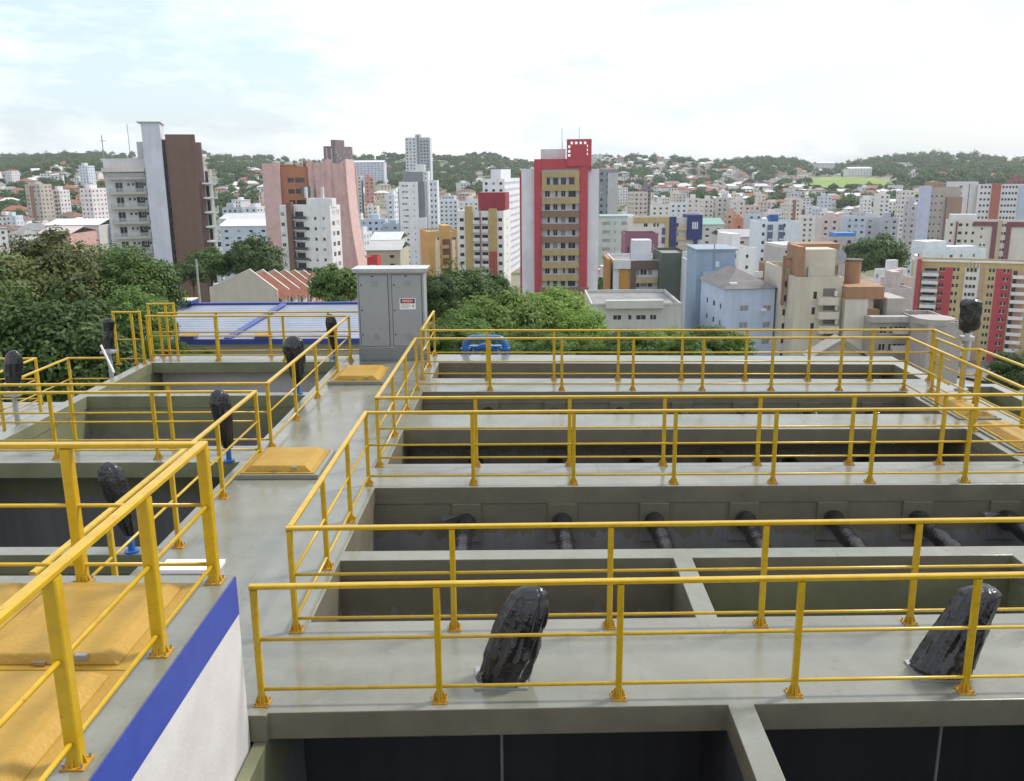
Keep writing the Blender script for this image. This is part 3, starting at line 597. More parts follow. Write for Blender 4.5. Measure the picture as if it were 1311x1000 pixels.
class Bd:
    def __init__(s, name, label, cat, xl, xr, ytop, D, col, a=0, xc=None, depth=None, zb=None, group=None, roof=None, near=True, yref=None, par=.5):
        yr = yref or ytop+20; a = R_(a); s.a = a; xn = xc if xc is not None else (xl if a >= 0 else xr)
        C = uy(xn, yr, D); e1 = Vector((math.cos(a), math.sin(a), 0)); e2 = Vector((-math.sin(a), math.cos(a), 0))
        def solve(e, xt):
            v = C - Vector((0, 0, HC)); k = (xt-655.5)/FPX
            return (k*v.dot(Fv) - v.dot(Rv))/(e.dot(Rv) - k*e.dot(Fv))
        if a >= 0:
            s.w = solve(e1, xr); s.d = depth or (solve(e2, xl) if xc is not None else max(8, s.w*.7)); org = C
        else:
            s.w = solve(-e1, xl); s.d = depth or (solve(e2, xr) if xc is not None else max(8, s.w*.7)); org = C - e1*s.w
        s.w = abs(s.w); s.d = min(abs(s.d), 60)
        cen = org + e1*s.w/2 + e2*s.d/2; s.zb = min(zb if zb is not None else 99, min(T(cen.x+u*s.w/2, cen.y+v*s.d/2) for u in (-1, 1) for v in (-1, 1))-1.0)
        s.D = D; s.C = C; s.xn = xn; s.h = uy(xn, ytop, D).z - s.zb; s.org = Vector((org.x, org.y, s.zb)); s.e1 = e1; s.e2 = e2
        s.root = empty(name, s.org, label, cat, group, rz=a); s.m = paint(col); s.op = {'F': [], 'L': [], 'R': []}; s.near = near; s.roof = roof or ROOFG; s.panes = MB(); s.par = par
        FOOT.append((cen.x, cen.y, .6*max(s.w, s.d)+3)); s.rnd = random.Random(label)
    def zy(s, y): return uy(s.xn, y, s.D).z - s.zb
    def ux(s, x, y=None):                         # place along the front of a picture column
        v = s.org - Vector((0, 0, HC)); v.z = uy(s.xn, y or 280, s.D).z - HC; k = (x-655.5)/FPX
        return (k*v.dot(Fv) - v.dot(Rv))/(s.e1.dot(Rv) - k*s.e1.dot(Fv))
    def wid(s, f): return s.w if f == 'F' else s.d
    def win(s, f, u0, z0, w, h, kind=None, rec=.14, dx=0):
        if u0 < .15 or u0+w > s.wid(f)-.15 or z0 < .2 or z0+h > s.h-.5: return
        kind = kind or s.rnd.choice(WK)
        if s.near:
            me, w, h = window_mesh(w, h, kind); s.op[f].append((u0, u0+w, z0, z0+h))
            loc, rz = {'F': ((u0, rec, z0), 0), 'L': ((rec, u0+w, z0), -math.pi/2), 'R': ((s.w-rec, u0, z0), math.pi/2)}[f]
            link('window', me, s.root, loc, rz)
        else:
            s.op[f].append((u0, u0+w, z0, z0+h)); mi = 1 if s.rnd.random() < .25 else 0
            P = lambda u, z: {'F': (u, rec, z), 'L': (rec, u, z), 'R': (s.w-rec, u, z)}[f]
            s.panes.face([P(u0, z0), P(u0+w, z0), P(u0+w, z0+h), P(u0, z0+h)], mi)
    def grid(s, f, cols, y0, pitch, h=1.25, n=99, kind=None, zmin=2.0):
        z1 = s.zy(y0) if y0 > 20 else s.h-y0; W_ = s.wid(f)
        for k in range(n):
            z = z1-k*pitch-h
            if z < zmin: break
            for c, w in cols: s.win(f, c*W_-w/2, z, w, h, kind)
    def auto(s, f, pitch=2.9, gap=3.2, w=1.4, h=1.25, top=1.4, kind=None, zmin=2.0):
        n = max(1, int((s.wid(f)-.8)/gap)); s.grid(f, [((k+.5)/n, min(w, s.wid(f)/n*.7)) for k in range(n)], top, pitch, h, kind=kind, zmin=zmin)
    def box(s, name, m, x0, x1, y0, y1, z0, z1, parent=None):
        b = MB(); b.box(x0, x1, y0, y1, z0, z1); return s.part(name, m, b, parent)
    def part(s, name, m, b, parent=None, smooth=False):
        me = b.mesh(name, m if isinstance(m, (list, tuple)) else [m], smooth); return link(name, me, parent or s.root)
    def balc(s, x0, x1, z, m, dep=1.1, hp=1.0, rail=None, f='F'):
        b = MB()
        def bx(a, c, d, e, z0, z1, mi=0):         # a..c along the face, d..e outwards
            if f == 'F': b.box(a, c, -e, -d, z0, z1, mi)
            elif f == 'L': b.box(-e, -d, a, c, z0, z1, mi)
            else: b.box(s.w+d, s.w+e, a, c, z0, z1, mi)
        bx(x0, x1, -.02, dep, z-.15, z); g = 0 if rail is None else 1
        bx(x0, x1, dep-.12, dep-.002, z, z+hp, g); bx(x0+.002, x0+.12, 0, dep-.12, z, z+hp, g); bx(x1-.12, x1-.002, 0, dep-.12, z, z+hp, g)
        return s.part('balcony', [m, rail or m], b)
    def finish(s):
        b = MB(); w, d, h = s.w, s.d, s.h; rec = .14
        for f in 'FLR':
            W_ = s.wid(f); ops = s.op[f]; us = sorted({0, W_} | {round(o[0], 3) for o in ops} | {round(o[1], 3) for o in ops}); vs_ = sorted({0, h} | {round(o[2], 3) for o in ops} | {round(o[3], 3) for o in ops})
            P = {'F': lambda u, v, r=0: (u, r, v), 'L': lambda u, v, r=0: (r, u, v), 'R': lambda u, v, r=0: (w-r, u, v)}[f]
            ho = set(); ui = {u: i for i, u in enumerate(us)}; vi = {v: i for i, v in enumerate(vs_)}
            for o in ops:
                a0, a1, c0, c1 = (round(q, 3) for q in o)
                for i in range(ui[a0], ui[a1]):
                    for j in range(vi[c0], vi[c1]): ho.add((i, j))
                for p, q in (((a0, c0), (a1, c0)), ((a1, c0), (a1, c1)), ((a1, c1), (a0, c1)), ((a0, c1), (a0, c0))):
                    b.face([P(*p), P(*q), P(*q, rec), P(*p, rec)])
            for i in range(len(us)-1):                # merge runs of solid cells upwards
                j = 0
                while j < len(vs_)-1:
                    if (i, j) in ho: j += 1; continue
                    k = j
                    while k < len(vs_)-1 and (i, k) not in ho: k += 1
                    b.face([P(us[i], vs_[j]), P(us[i+1], vs_[j]), P(us[i+1], vs_[k]), P(us[i], vs_[k])]); j = k
        b.face([(w, d, 0), (0, d, 0), (0, d, h), (w, d, h)]); t = .22; p = s.par
        for A in (((0, 0), (w, 0), (w-t, t), (t, t)), ((w, 0), (w, d), (w-t, d-t), (w-t, t)), ((w, d), (0, d), (t, d-t), (w-t, d-t)), ((0, d), (0, 0), (t, t), (t, d-t))):
            b.face([(*q, h) for q in A]); b.face([(*A[3], h), (*A[2], h), (*A[2], h-p), (*A[3], h-p)])
        s.part('wall', s.m, b)
        r = MB(); r.box(t+.001, w-t-.001, t+.001, d-t-.001, h-p-.3, h-p-.02); s.part('roof', s.roof, r)
        if s.panes.f: tag(s.part('windows', [GLASS, CURT], s.panes), kind='stuff')
        return s
    def rooftop(s, u0, u1, v0, v1, hh, m=None, name='roof_room'):
        return s.box(name, m or s.m, u0*s.w, u1*s.w, v0*s.d, v1*s.d, s.h-s.par, s.h+hh)
    def masts(s, n=2, hh=5):
        for k in range(n):
            x = s.rnd.uniform(.2, .8)*s.w; y = s.rnd.uniform(.3, .8)*s.d; b = MB(); b.tube([(x, y, s.h-s.par), (x, y, s.h+hh*s.rnd.uniform(.6, 1))], .06, 5); s.part('mast', STEEL, b)
WHT, LIL, CRM, OCH, BRN, RED, TAN, GRY = (.66, .66, .66), (.60, .61, .67), (.60, .56, .46), (.40, .30, .125), (.17, .115, .075), (.40, .055, .07), (.46, .41, .33), (.36, .37, .39)

# ---- left tower with the white stair slab and the brown slab
b = Bd('apartment_tower', 'tall tower with white slab, brown slab and balconied wing behind the left trees', 'tower', 137, 190, 203, 166, (.55, .54, .54), a=18, depth=14, zb=-22, yref=255)
zf = [b.zy(y) for y in (229, 248, 267, 286, 305, 324, 343)]
x190 = b.w
for z in zf:
    b.balc(.6, x190-.05, z, paint((.42, .40, .37)), dep=1.3, hp=.25); b.balc(.62, x190-.07, z+.27, CLEAR, dep=1.28, hp=.7)
    b.win('F', 1.6, z+.05-2.9+.2, 1.3, 2.0, 'w'); b.win('F', x190-2.0, z-2.65, 1.4, 2.0, 'dark')
    for q in (3.6, 4.4, 5.6, 6.4): b.win('F', q, z-1.35, .45, .6, 'w')
b.box('fascia', paint((.55, .53, .5)), -.3, x190-.05, -1.35, -.02, zf[0]+1.2, zf[0]+1.9)
b.win('F', .8, zf[0]+2.2, 2.0, 1.0, 'w'); b.win('F', 3.6, zf[0]+2.2, 1.2, 1.0, 'half'); b.win('F', 6.0, zf[0]+2.1, 1.8, 1.0, 'dark')
b.finish()
def sbox(b, name, m, xa, xb, yr, ytop, y0, y1, z0=0): return b.box(name, m, b.ux(xa, yr), b.ux(xb, yr), y0, y1, z0, b.zy(ytop))
sbox(b, 'roof_room', paint((.5, .52, .52)), 174, 186, 190, 181, 2, 8, b.h-.5)
sbox(b, 'stair_slab', paint((.52, .53, .60)), 182.5, 206, 170, 157, -2.2, 9)
MB2 = MB(); MB2.box(b.ux(176, 160), b.ux(207, 160), -2.6, 9.5, b.zy(157)+.01, b.zy(157)+.15); b.part('roof_slab', ROOFW, MB2)
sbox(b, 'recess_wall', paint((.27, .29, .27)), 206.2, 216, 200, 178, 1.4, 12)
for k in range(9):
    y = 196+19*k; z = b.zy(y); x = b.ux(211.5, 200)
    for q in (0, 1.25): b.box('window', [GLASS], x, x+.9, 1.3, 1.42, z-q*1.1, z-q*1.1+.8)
sbox(b, 'brown_slab', paint((.15, .095, .075)), 213, 250.5, 190, 172, -1.2, 2)
sbox(b, 'side_slab', paint((.22, .15, .14)), 250.7, 258, 195, 182, 0.5, 6)
sbox(b, 'right_wing', paint((.56, .56, .55)), 258.2, 270, 240, 231, 1.2, 10)
NET = mat('scaffold_net', (.16, .18, .07), .9, var=.25, scale=1.5)
sbox(b, 'scaffold_net', NET, 255, 259.5, 210, 197, .9, 1.95, b.zy(330))
for k in range(8):
    z = b.zy(236+19*k); xa, xb = b.ux(261, 260), b.ux(279, 260); wt = paint((.62, .62, .61))
    b.box('balcony', wt, xa, xb, -1.0, 1.15, z-.2, z+.05); b.box('balcony_post', wt, b.ux(271.5, 260), b.ux(271.5, 260)+.4, -.9, -.5, z+.051, z+2.5); b.box('balcony_front', CLEAR, b.ux(272, 260)+.4, xb-.05, -.98, -.9, z+.051, z+1.05); b.box('balcony_end', wt, xb-.25, xb, -.88, 1.1, z+.051, z+1.0); b.box('window', [GLASS], b.ux(263, 260)+.3, b.ux(269, 260), 1.12, 1.19, z+.1, z+2.1)
b.masts(1, 8)
m_ = MB(); x = b.ux(129, 190); m_.tube([(x, 3, b.h-6), (x, 3, b.zy(172))], .09, 5); m_.box(x-.5, x+.7, 2.96, 3.04, b.zy(180), b.zy(180)+.1); b.part('antenna', STEEL, m_)

# ---- white block with the brown stripe
b = Bd('apartment_block', 'white apartment block with a brown stripe and dark balconies, before the pink net', 'apartment block', 360, 437, 263, 215, WHT, a=-16, xc=424, zb=-30, yref=300)
b.grid('F', [(.52, 1.5), (.70, .7), (.86, .7)], 278, 2.42, .75, n=8); b.grid('F', [(.05, 1.0)], 272, 2.42, .9, n=9)
b.grid('R', [(.3, 1.2), (.7, 1.4)], 270, 2.42, 1.1, n=9)
for k in range(9):
    z = b.zy(276)-2.42*k-.9
    if z > 1: b.balc(b.ux(377), b.ux(392), z, paint((.6, .6, .6)), .9, .7, rail=mat('balcony_glass', (.06, .07, .09), .12)); b.win('F', b.ux(378), z+.1, 2.2, 1.7, 'dark')
b.finish(); b.box('brown_stripe', paint((.17, .10, .075)), b.ux(370), b.ux(376.5), -1.1, -.01, .0, b.h+.8)
b.box('roof_room', b.m, b.ux(391), b.ux(424)-.1, 1, b.d*.6, b.h-.5, b.h+1.6)
for x in (386, 407): b.box('chimney', paint((.5, .5, .5)), b.ux(x), b.ux(x)+.6, 2, 2.6, b.h+1.61, b.h+4.2)

# ---- block under construction behind a pink net
PNK, BRK = mat('pink_net', (.60, .42, .395), .9, var=.10, scale=.5, col2=(.47, .31, .285)), mat('raw_brick', (.36, .15, .085), .9, var=.15, scale=1.2)
b = Bd('unfinished_block', 'unfinished brick high-rise wrapped in pale pink netting', 'building', 341, 446, 214, 262, (.36, .15, .085), zb=-36, depth=16, yref=280)
b.grid('F', [(.33, 1.8), (.44, 2.6)], 228, 3.1, 1.3, n=11, kind='open'); b.finish()
b.box('net', PNK, 0, b.ux(363), -.8, -.3, 4, b.h+1.0)
m_ = MB(); n = 16; xa, xb = b.ux(399), b.ux(447)
for i in range(n):                                  # hanging cloth with folds, flaring out towards the bottom right
    u0, u1 = i/n, (i+1)/n
    for j in range(8):
        t0, t1 = j/8, (j+1)/8
        def q(u, t): return (xa+(xb-xa)*u + t*t*u*5.5, -.9-.35*math.sin(u*38)-(1.2*t*u), (b.h+2.2-(1.6*math.sin(u*6)**2))*(1-t)+3*t)
        m_.face([q(u0, t1), q(u1, t1), q(u1, t0), q(u0, t0)])
        def q2(t, v): return (xb+t*t*5.5, -1-1.2*t+v*13, (b.h+2)*(1-t)+3*t)
        if i < 4: m_.face([q2(t1, i/4), q2(t1, (i+1)/4), q2(t0, (i+1)/4), q2(t0, i/4)])
b.part('hanging_net', PNK, m_)
b.box('core', BRK, b.ux(385), b.ux(398), 2, 8, b.h-.5, b.h+1.2); b.box('core', BRK, b.ux(409), b.ux(445), 5, 12, b.h-.5, b.zy(211)); b.box('stair_core', BRK, b.ux(361), b.ux(382), .5, 5, b.h-.5, b.zy(211))
b.box('water_tank', paint((.12, .13, .13)), b.ux(391), b.ux(402), -3.2, -1.3, b.zy(250), b.zy(239)); b.box('tank_tower', paint((.4, .38, .36)), b.ux(402.5), b.ux(406), -3, -1.4, b.zy(262), b.zy(239))
for x in (383, 386, 389, 395, 398): b.box('column', paint((.5, .42, .34)), b.ux(x), b.ux(x)+.35, 1, 1.35, b.h-.4, b.zy(206)+random.uniform(-.6, 1))

# ---- far towers on the ridge
b = Bd('far_tower', 'dark purple-brown tower on the skyline left of the white twin tower', 'tower', 415, 452, 187, 880, (.145, .095, .105), a=-14, xc=430, near=False)
b.auto('F', 3, 4.2, 1.6, 1.5); b.auto('R', 3, 4, 2.2, 1.6); b.finish(); b.rooftop(.35, .75, .2, .7, 6)
for u in (.2, .62): b.box('light_strip', paint((.35, .30, .31)), u*b.w, u*b.w+1.6, -.35, -.01, 0, b.h-2)
b = Bd('far_tower', 'pale twin tower standing out on the skyline at the centre left', 'tower', 519, 551, 176, 900, (.53, .55, .58), near=False, depth=18)
b.auto('F', 3, 3.1, 1.5, 1.4); b.finish(); b.box('dark_gap', paint((.2, .22, .25)), b.w*.47, b.w*.56, -.5, -.01, 0, b.h+2); b.rooftop(.38, .62, .2, .8, 3)
b.box('grey_wing', paint((.33, .36, .40)), b.w*.57, b.w*.97, -.3, -.01, 0, b.h-.6)  # right part of the front in a darker grey
for k in range(int(b.h/3)-1):
    for u in (.62, .74, .86): b.box('window', [GLASS], b.w*u, b.w*u+1.6, -.36, -.31, 3*k+2, 3*k+3.4)
# ---- slim white tower
b = Bd('slim_tower', 'slim tall white tower with a grey side, left of the orange block', 'tower', 513, 537, 233, 430, (.68, .68, .70), zb=-42, depth=14, near=True, yref=300)
b.grid('F', [(.2, .9), (.33, 1.0), (.42, .9), (.78, .5)], 237, 2.75, .8, n=18); b.finish()
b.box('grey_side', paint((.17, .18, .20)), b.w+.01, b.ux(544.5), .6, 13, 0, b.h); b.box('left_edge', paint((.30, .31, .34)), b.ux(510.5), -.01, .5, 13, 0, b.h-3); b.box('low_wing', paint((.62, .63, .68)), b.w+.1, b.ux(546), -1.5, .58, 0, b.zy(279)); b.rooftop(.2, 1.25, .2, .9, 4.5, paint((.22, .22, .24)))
b = Bd('rear_tower', 'narrow white tower with window bands just right of the slim tower', 'tower', 550, 560, 231, 480, (.60, .62, .66), near=False, zb=-42, depth=10); b.auto('F', 2.8, 1.5, .8, 1.2); b.finish()
b = Bd('stepped_building', 'white stepped rooftop building above the slim tower', 'building', 525, 549, 219, 640, WHT, near=False); b.auto('F', 3, 3.4); b.finish(); b.rooftop(.3, .8, .1, .6, 4.5)
# ---- orange block and ochre-white block
b = Bd('apartment_block', 'orange-ochre apartment block with brown balconies in front of the slim tower', 'apartment block', 538, 590, 297, 262, (.50, .30, .10), a=14, xc=548, zb=-36, yref=320)
for c in (.17,): b.grid('F', [(c+.12, 1.0), (.80, 1.2), (.94, 1.2)], 304, 2.8, 1.0, n=8)
b.grid('L', [(.25, .8), (.65, .8)], 306, 2.8, .9, n=8)
b.finish(); b.box('brown_bay', paint((.13, .06, .045)), b.w*.45, b.w*.68, -.3, -.01, 0, b.h-2.2)
for c, w in ((.22, .14), (.73, .1)): b.box('cream_strip', paint((.62, .53, .38)), b.w*c, b.w*(c+w), -.12, -.01, 0, b.h-2.4)
for k in range(9):
    z = b.h-4.6-2.8*k
    if z > 1: b.balc(b.w*.40, b.w*.62, z, paint((.42, .28, .13)), 1.0, .8)
b.masts(3, 4); b.rooftop(.5, .75, .2, .6, 1.5)
b = Bd('apartment_block', 'white apartment block with two ochre strips and a red roof box', 'apartment block', 586, 654, 270, 238, (.64, .63, .62), a=-9, xc=645, zb=-34, yref=320)
b.grid('F', [(.1, 1.1), (.93, 1.0)], 279, 2.25, .95, n=12, kind='dark'); b.grid('R', [(.5, .8)], 280, 2.25, .8, n=12)
for k in range(11):
    z = b.zy(282)-2.25*k-.75; b.balc(b.ux(606), b.ux(625.5), z, paint((.62, .61, .6)), .8, .75)
    b.win('F', b.ux(607), z+.1, 1.7, 1.35, 'dark'); b.win('F', b.ux(617), z+.1, 1.6, 1.35, 'dark')
b.finish(); b.box('ochre_strip', paint(OCH), b.ux(595.5), b.ux(605.5), -.35, -.01, 0, b.h+1.2); b.box('ochre_strip', paint(OCH), b.ux(626), b.ux(636), -.35, -.01, b.zy(322), b.h+.6); b.box('red_strip', paint((.30, .075, .05)), b.ux(626), b.ux(636), -.37, -.02, 0, b.zy(322)-.01)
b.box('roof_box', paint((.25, .03, .045)), b.ux(608.5), b.ux(643.5), 4, 10, b.h-.5, b.zy(247)); b.box('pole', paint((.2, .14, .12)), b.ux(615), b.ux(615)+.3, -1.2, -.9, 0, b.zy(266)); b.masts(2, 3)
b = Bd('white_tower', 'white grid-windowed tower behind the red roof box', 'tower', 618, 666, 229, 400, (.66, .66, .70), zb=-44, near=False, a=-8, xc=646); b.auto('F', 2.9, 2.3, 1.2, 1.1); b.auto('R', 2.9, 2.5, 1.2, 1.1); b.finish(); b.rooftop(.3, .75, .1, .7, 4)
# ---- the red tower
b = Bd('apartment_tower', 'red and white apartment tower with ochre balconies and pierced red top', 'tower', 668, 766, 217, 197, (.60, .59, .63), zb=-34, depth=17, yref=300, near=True)
xa, xb = b.ux(693.5), b.ux(741.5)
for k in range(11):
    z = b.zy(252.5)-2.72*k - 0
    if z < 1.0: break
    for x, w in ((b.ux(697.5), 1.1), (b.ux(708), 1.0), (b.ux(718), 1.0), (b.ux(727.5), 1.6)): b.win('F', x, z-.05, w, 1.4, b.rnd.choice(['dark', 'w', 'half', 'curt']))
b.finish()
b.box('red_strip', paint(RED), b.ux(684), xa-.02, -.7, -.01, 0, b.zy(204)); b.box('red_strip', paint(RED), xb+.02, b.ux(752), -.7, -.01, 0, b.zy(204)); b.box('red_crown', paint(RED), xa-.01, xb+.01, -.5, 2.0, b.h+.02, b.zy(204))
b.box('side_red', paint(RED), b.ux(665.5), -.01, 2, 14, 0, b.zy(222))
BC = [OCH, OCH, BRN, BRN, BRN, OCH, OCH, OCH, OCH, BRN]
for k in range(10):
    z = b.zy(252.5)-2.72*(k-1)-1.3
    if z < .5: break
    b.balc(xa+.02, xb-.02, z, paint([(.36, .28, .135), (.20, .125, .085)][0 if BC[k] == OCH else 1]), 1.15, 1.15)
b.box('top_frame', paint((.36, .28, .135)), xa+.05, xb-.05, -1.15, -.72, b.zy(227), b.zy(220))
for x in (697.5, 708, 718, 728): b.box('window', [GLASS], b.ux(x), b.ux(x)+1.1, -.06, -.012, b.zy(237), b.zy(228))

for x in (xa+.06, xb-1.1): b.box('top_frame', paint((.36, .28, .135)), x, x+1.0, -1.15, -.74, b.zy(238), b.zy(227)-.01)
b.box('wide_canopy', paint((.20, .125, .085)), b.ux(690), b.ux(754), -1.6, -.75, b.zy(373), b.zy(367.5))
b.box('roof_room', paint((.52, .54, .55)), b.ux(693), b.ux(725)-.1, 2.1, 8, b.h-.5, b.zy(191))
pn = MB(); X0, X1, Z0, Z1 = b.ux(725), b.ux(756), b.h+.6, b.zy(179)      # pierced red panel: real openings
hs_ = [(X0+(X1-X0)*u, Z0+(Z1-Z0)*v) for u, v in ((.2, .86), (.38, .86), (.56, .86), (.74, .86), (.1, .72), (.86, .75), (.86, .60), (.86, .45), (.1, .55), (.1, .40))]
us = sorted({X0, X1} | {round(q[0]-.24, 3) for q in hs_} | {round(q[0]+.24, 3) for q in hs_}); vz = sorted({Z0, Z1} | {round(q[1]-.26, 3) for q in hs_} | {round(q[1]+.26, 3) for q in hs_})
for i in range(len(us)-1):
    for j in range(len(vz)-1):
        cx_, cz_ = (us[i]+us[i+1])/2, (vz[j]+vz[j+1])/2
        if not any(abs(cx_-q[0]) < .24 and abs(cz_-q[1]) < .26 for q in hs_): pn.box(us[i], us[i+1], -.9, -.5, vz[j], vz[j+1])
b.part('pierced_panel', paint(RED), pn); b.box('roof_side', paint(RED), X1-.4, X1, -.49, 5, b.h-.5, Z1); b.masts(3, 9)
b.box('podium', paint((.55, .56, .58)), b.ux(660), b.ux(770), -4, -1.7, 0, b.zy(388))
# ---- right of the red tower
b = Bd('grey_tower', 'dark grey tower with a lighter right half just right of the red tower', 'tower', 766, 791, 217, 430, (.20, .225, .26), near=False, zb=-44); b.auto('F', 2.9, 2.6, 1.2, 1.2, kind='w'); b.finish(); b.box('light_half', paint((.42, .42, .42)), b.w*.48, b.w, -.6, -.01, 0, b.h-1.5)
b = Bd('office_block', 'grey-green office block with horizontal window bands', 'office block', 766, 816, 280, 330, (.47, .50, .48), near=True, zb=-42, depth=14, yref=310)
b.grid('F', [(.2, 3.0), (.42, .6), (.68, 3.0), (.86, 1.2)], 284, 3.05, 1.3, n=9, kind='curt'); b.finish(); b.rooftop(.05, .95, .1, .9, .9, paint((.30, .38, .37)))
b = Bd('apartment_block', 'ochre and white apartment block with navy blue tower end', 'apartment block', 809, 895, 279, 290, (.60, .58, .54), near=True, zb=-40, depth=14, yref=310)
b.grid('F', [(.2, 1.3), (.33, .8), (.38, .7), (.62, .8), (.67, .8)], 286, 2.95, 1.2, n=6); b.finish()
b.box('ochre_band', paint((.46, .34, .16)), b.ux(811), b.ux(857), -.4, -.01, b.zy(285), b.h+.15); b.box('ochre_strip', paint((.46, .34, .16)), b.ux(852), b.ux(857), -.42, -.02, 0, b.zy(285)-.01)
b.box('navy_strip', paint((.025, .04, .15)), b.ux(857.4), b.ux(865.5), -.8, -.01, 0, b.h+.3); b.box('navy_tower', paint((.025, .04, .15)), b.ux(879.5), b.ux(898.5), -1.6, 8, b.zy(307), b.h+.8)
for x in (885.5, 888.3, 891): b.box('slot', paint((.7, .7, .68)), b.ux(x), b.ux(x)+.4, -1.66, -1.61, b.zy(293.5), b.zy(284.5))
for k in range(6):
    z = b.zy(291)-2.95*k; b.balc(b.ux(866.5), b.ux(879), z-.9, paint((.50, .37, .22)), 1.1, .9)
b.box('blue_panel', paint((.06, .08, .22)), b.ux(848), b.ux(852), -.3, -.01, b.zy(301), b.zy(292)); b.box('blue_panel', paint((.06, .08, .22)), b.ux(848), b.ux(852), -.3, -.01, b.zy(312), b.zy(304)); b.box('tower_leg', paint((.025, .04, .15)), b.ux(889), b.ux(893), -1.2, 2, 0, b.zy(307)-.01)
b = Bd('purple_building', 'plum purple rooftop block above the orange and white building', 'building', 800, 842, 299, 205, (.22, .095, .14), near=True, zb=-36, depth=8, yref=320); b.win('F', b.ux(804), b.zy(325), .4, 1.6, 'dark'); b.win('F', b.ux(808), b.zy(325), .4, 1.6, 'dark'); b.finish()
b = Bd('apartment_block', 'white, brown and orange apartment block with two ochre balconies', 'apartment block', 785, 861, 333, 172, (.62, .62, .64), near=True, zb=-32, depth=14, yref=360)
b.win('F', b.ux(845), b.zy(351), 1.0, .9, 'dark'); b.win('F', b.ux(844.5), b.zy(367), 1.0, .9, 'shut')
for y, k in ((352.5, 0), (368, 1), (384, 2)):
    for x, w in ((814.5, .6), (819.5, 1.3), (829, .9)): b.win('F', b.ux(x, y), b.zy(y), w, 1.25, b.rnd.choice(['dark', 'curt', 'w']))
b.finish()
b.box('orange_panel', paint((.48, .24, .05)), b.ux(792.5, 360), b.ux(806.5, 360), -.12, -.01, 0, b.zy(344.5)); b.box('brown_bay', paint((.135, .095, .08)), b.ux(807, 360), b.ux(813.5, 360), -.5, -.01, 0, b.zy(334)); b.box('brown_lintel', paint((.135, .095, .08)), b.ux(813.6, 360), b.ux(841, 360), -.6, -.02, b.zy(345), b.zy(333.5)); b.box('orange_panel', paint((.48, .24, .05)), b.ux(851, 360), b.ux(856.5, 360), -.13, -.01, 0, b.zy(346)); b.box('eave', paint((.6, .6, .62)), b.ux(786, 360), b.ux(807, 360)-.05, -.62, -.13, b.zy(344), b.zy(332.5)); b.box('eave', paint((.6, .6, .62)), b.ux(842, 360), b.ux(861, 360), -.62, -.13, b.zy(344), b.zy(332.5))
for y in (361, 377): b.balc(b.ux(813.7, 360), b.ux(841, 360), b.zy(y), paint((.42, .33, .19)), 1.15, .95)
b.box('roof_room', paint((.6, .61, .64)), b.ux(813), b.ux(837), 2, 6, b.h-.5, b.zy(309)); b.box('side_wall', paint((.38, .19, .06)), b.ux(779), b.ux(783), .4, 10, 0, b.zy(332)); b.masts(4, 3)
b = Bd('green_block', 'dark olive green blank wall beside the orange and white block', 'building', 846, 881, 324, 168, (.085, .10, .08), near=True, zb=-32, depth=12, yref=360); b.finish(); b.box('white_box', paint((.5, .53, .52)), b.ux(873, 330), b.ux(881, 330), -.5, -.01, b.zy(339), b.zy(325)+.4)
b = Bd('stair_block', 'narrow white block with a column of small windows beside the green wall', 'building', 881, 894, 334, 160, (.58, .59, .62), near=True, zb=-32, depth=10, yref=370); b.grid('F', [(.35, .7)], 350, 1.95, .75, n=12, kind='dark'); b.finish(); b.box('eave', paint((.66, .66, .68)), -.2, b.w+.2, -.3, -.01, b.h-.7, b.h+.02)
b = Bd('low_building', 'low pale grey building in front of the orange and white block', 'building', 757, 872, 389, 132, (.47, .47, .44), near=True, zb=-28, depth=16, yref=405)
b.grid('F', [(.29, 1.3), (.43, .6), (.555, 1.5), (.69, 1.0)], 403, 2.6, .85, n=4, kind='w'); b.finish(); b.box('parapet', paint((.5, .5, .47)), b.ux(775, 395), b.ux(848, 395), -1.0, -.01, b.zy(394), b.zy(384)); b.box('cornice', paint((.44, .44, .42)), -.15, b.w+.1, -.12, -.005, b.h-.25, b.h+.05)
for u in (.29, .43, .555, .69):
    pass
# ---- light blue building with the hipped grey roof
BLU = (.44, .52, .66)
b = Bd('blue_building', 'pale blue apartment building with grey hipped roof behind the railing', 'apartment block', 912, 991, 370, 128, BLU, a=5, xc=929, depth=13, zb=-29, near=True, yref=400)
b.grid('F', [(.38, 1.3), (.86, 1.2)], 391, 2.45, .95, n=6, kind='curt'); b.grid('L', [(.2, .7), (.45, 1.0), (.72, .8)], 392, 2.45, .8, n=6, kind='dark'); b.finish()
m_ = MB(); e = .4; z = b.h+.04; A, B2, C2, D2 = (-e, -e, z), (b.w+e, -e, z), (b.w+e, b.d+e, z), (-e, b.d+e, z); r1, r2 = (b.w*.42, b.d*.4, z+2.3), (b.w*.42, b.d*.7, z+2.3)
for f_ in ((A, B2, r1), (B2, C2, r2, r1), (C2, D2, r2), (D2, A, r1, r2)): m_.face(f_)
b.part('hipped_roof', mat('blue_bld_roof', (.20, .185, .185), .85, var=.15, scale=.8), m_); b.box('dish', WHITE, b.w*.75, b.w*.75+1.2, b.d*.3, b.d*.3+.25, z+1.0, z+1.9); b.box('vent', WHITE, b.w*.1, b.w*.1+1, .6, 1.2, z+.3, z+.75)
b.box('air_conditioner', WHITE, b.w*.72, b.w*.72+.7, -.4, -.01, b.zy(399), b.zy(395.5))
b.box('corner_bay', paint((.38, .46, .61)), b.w+.02, b.w+1.7, 1.2, 10, 0, b.h-.3)
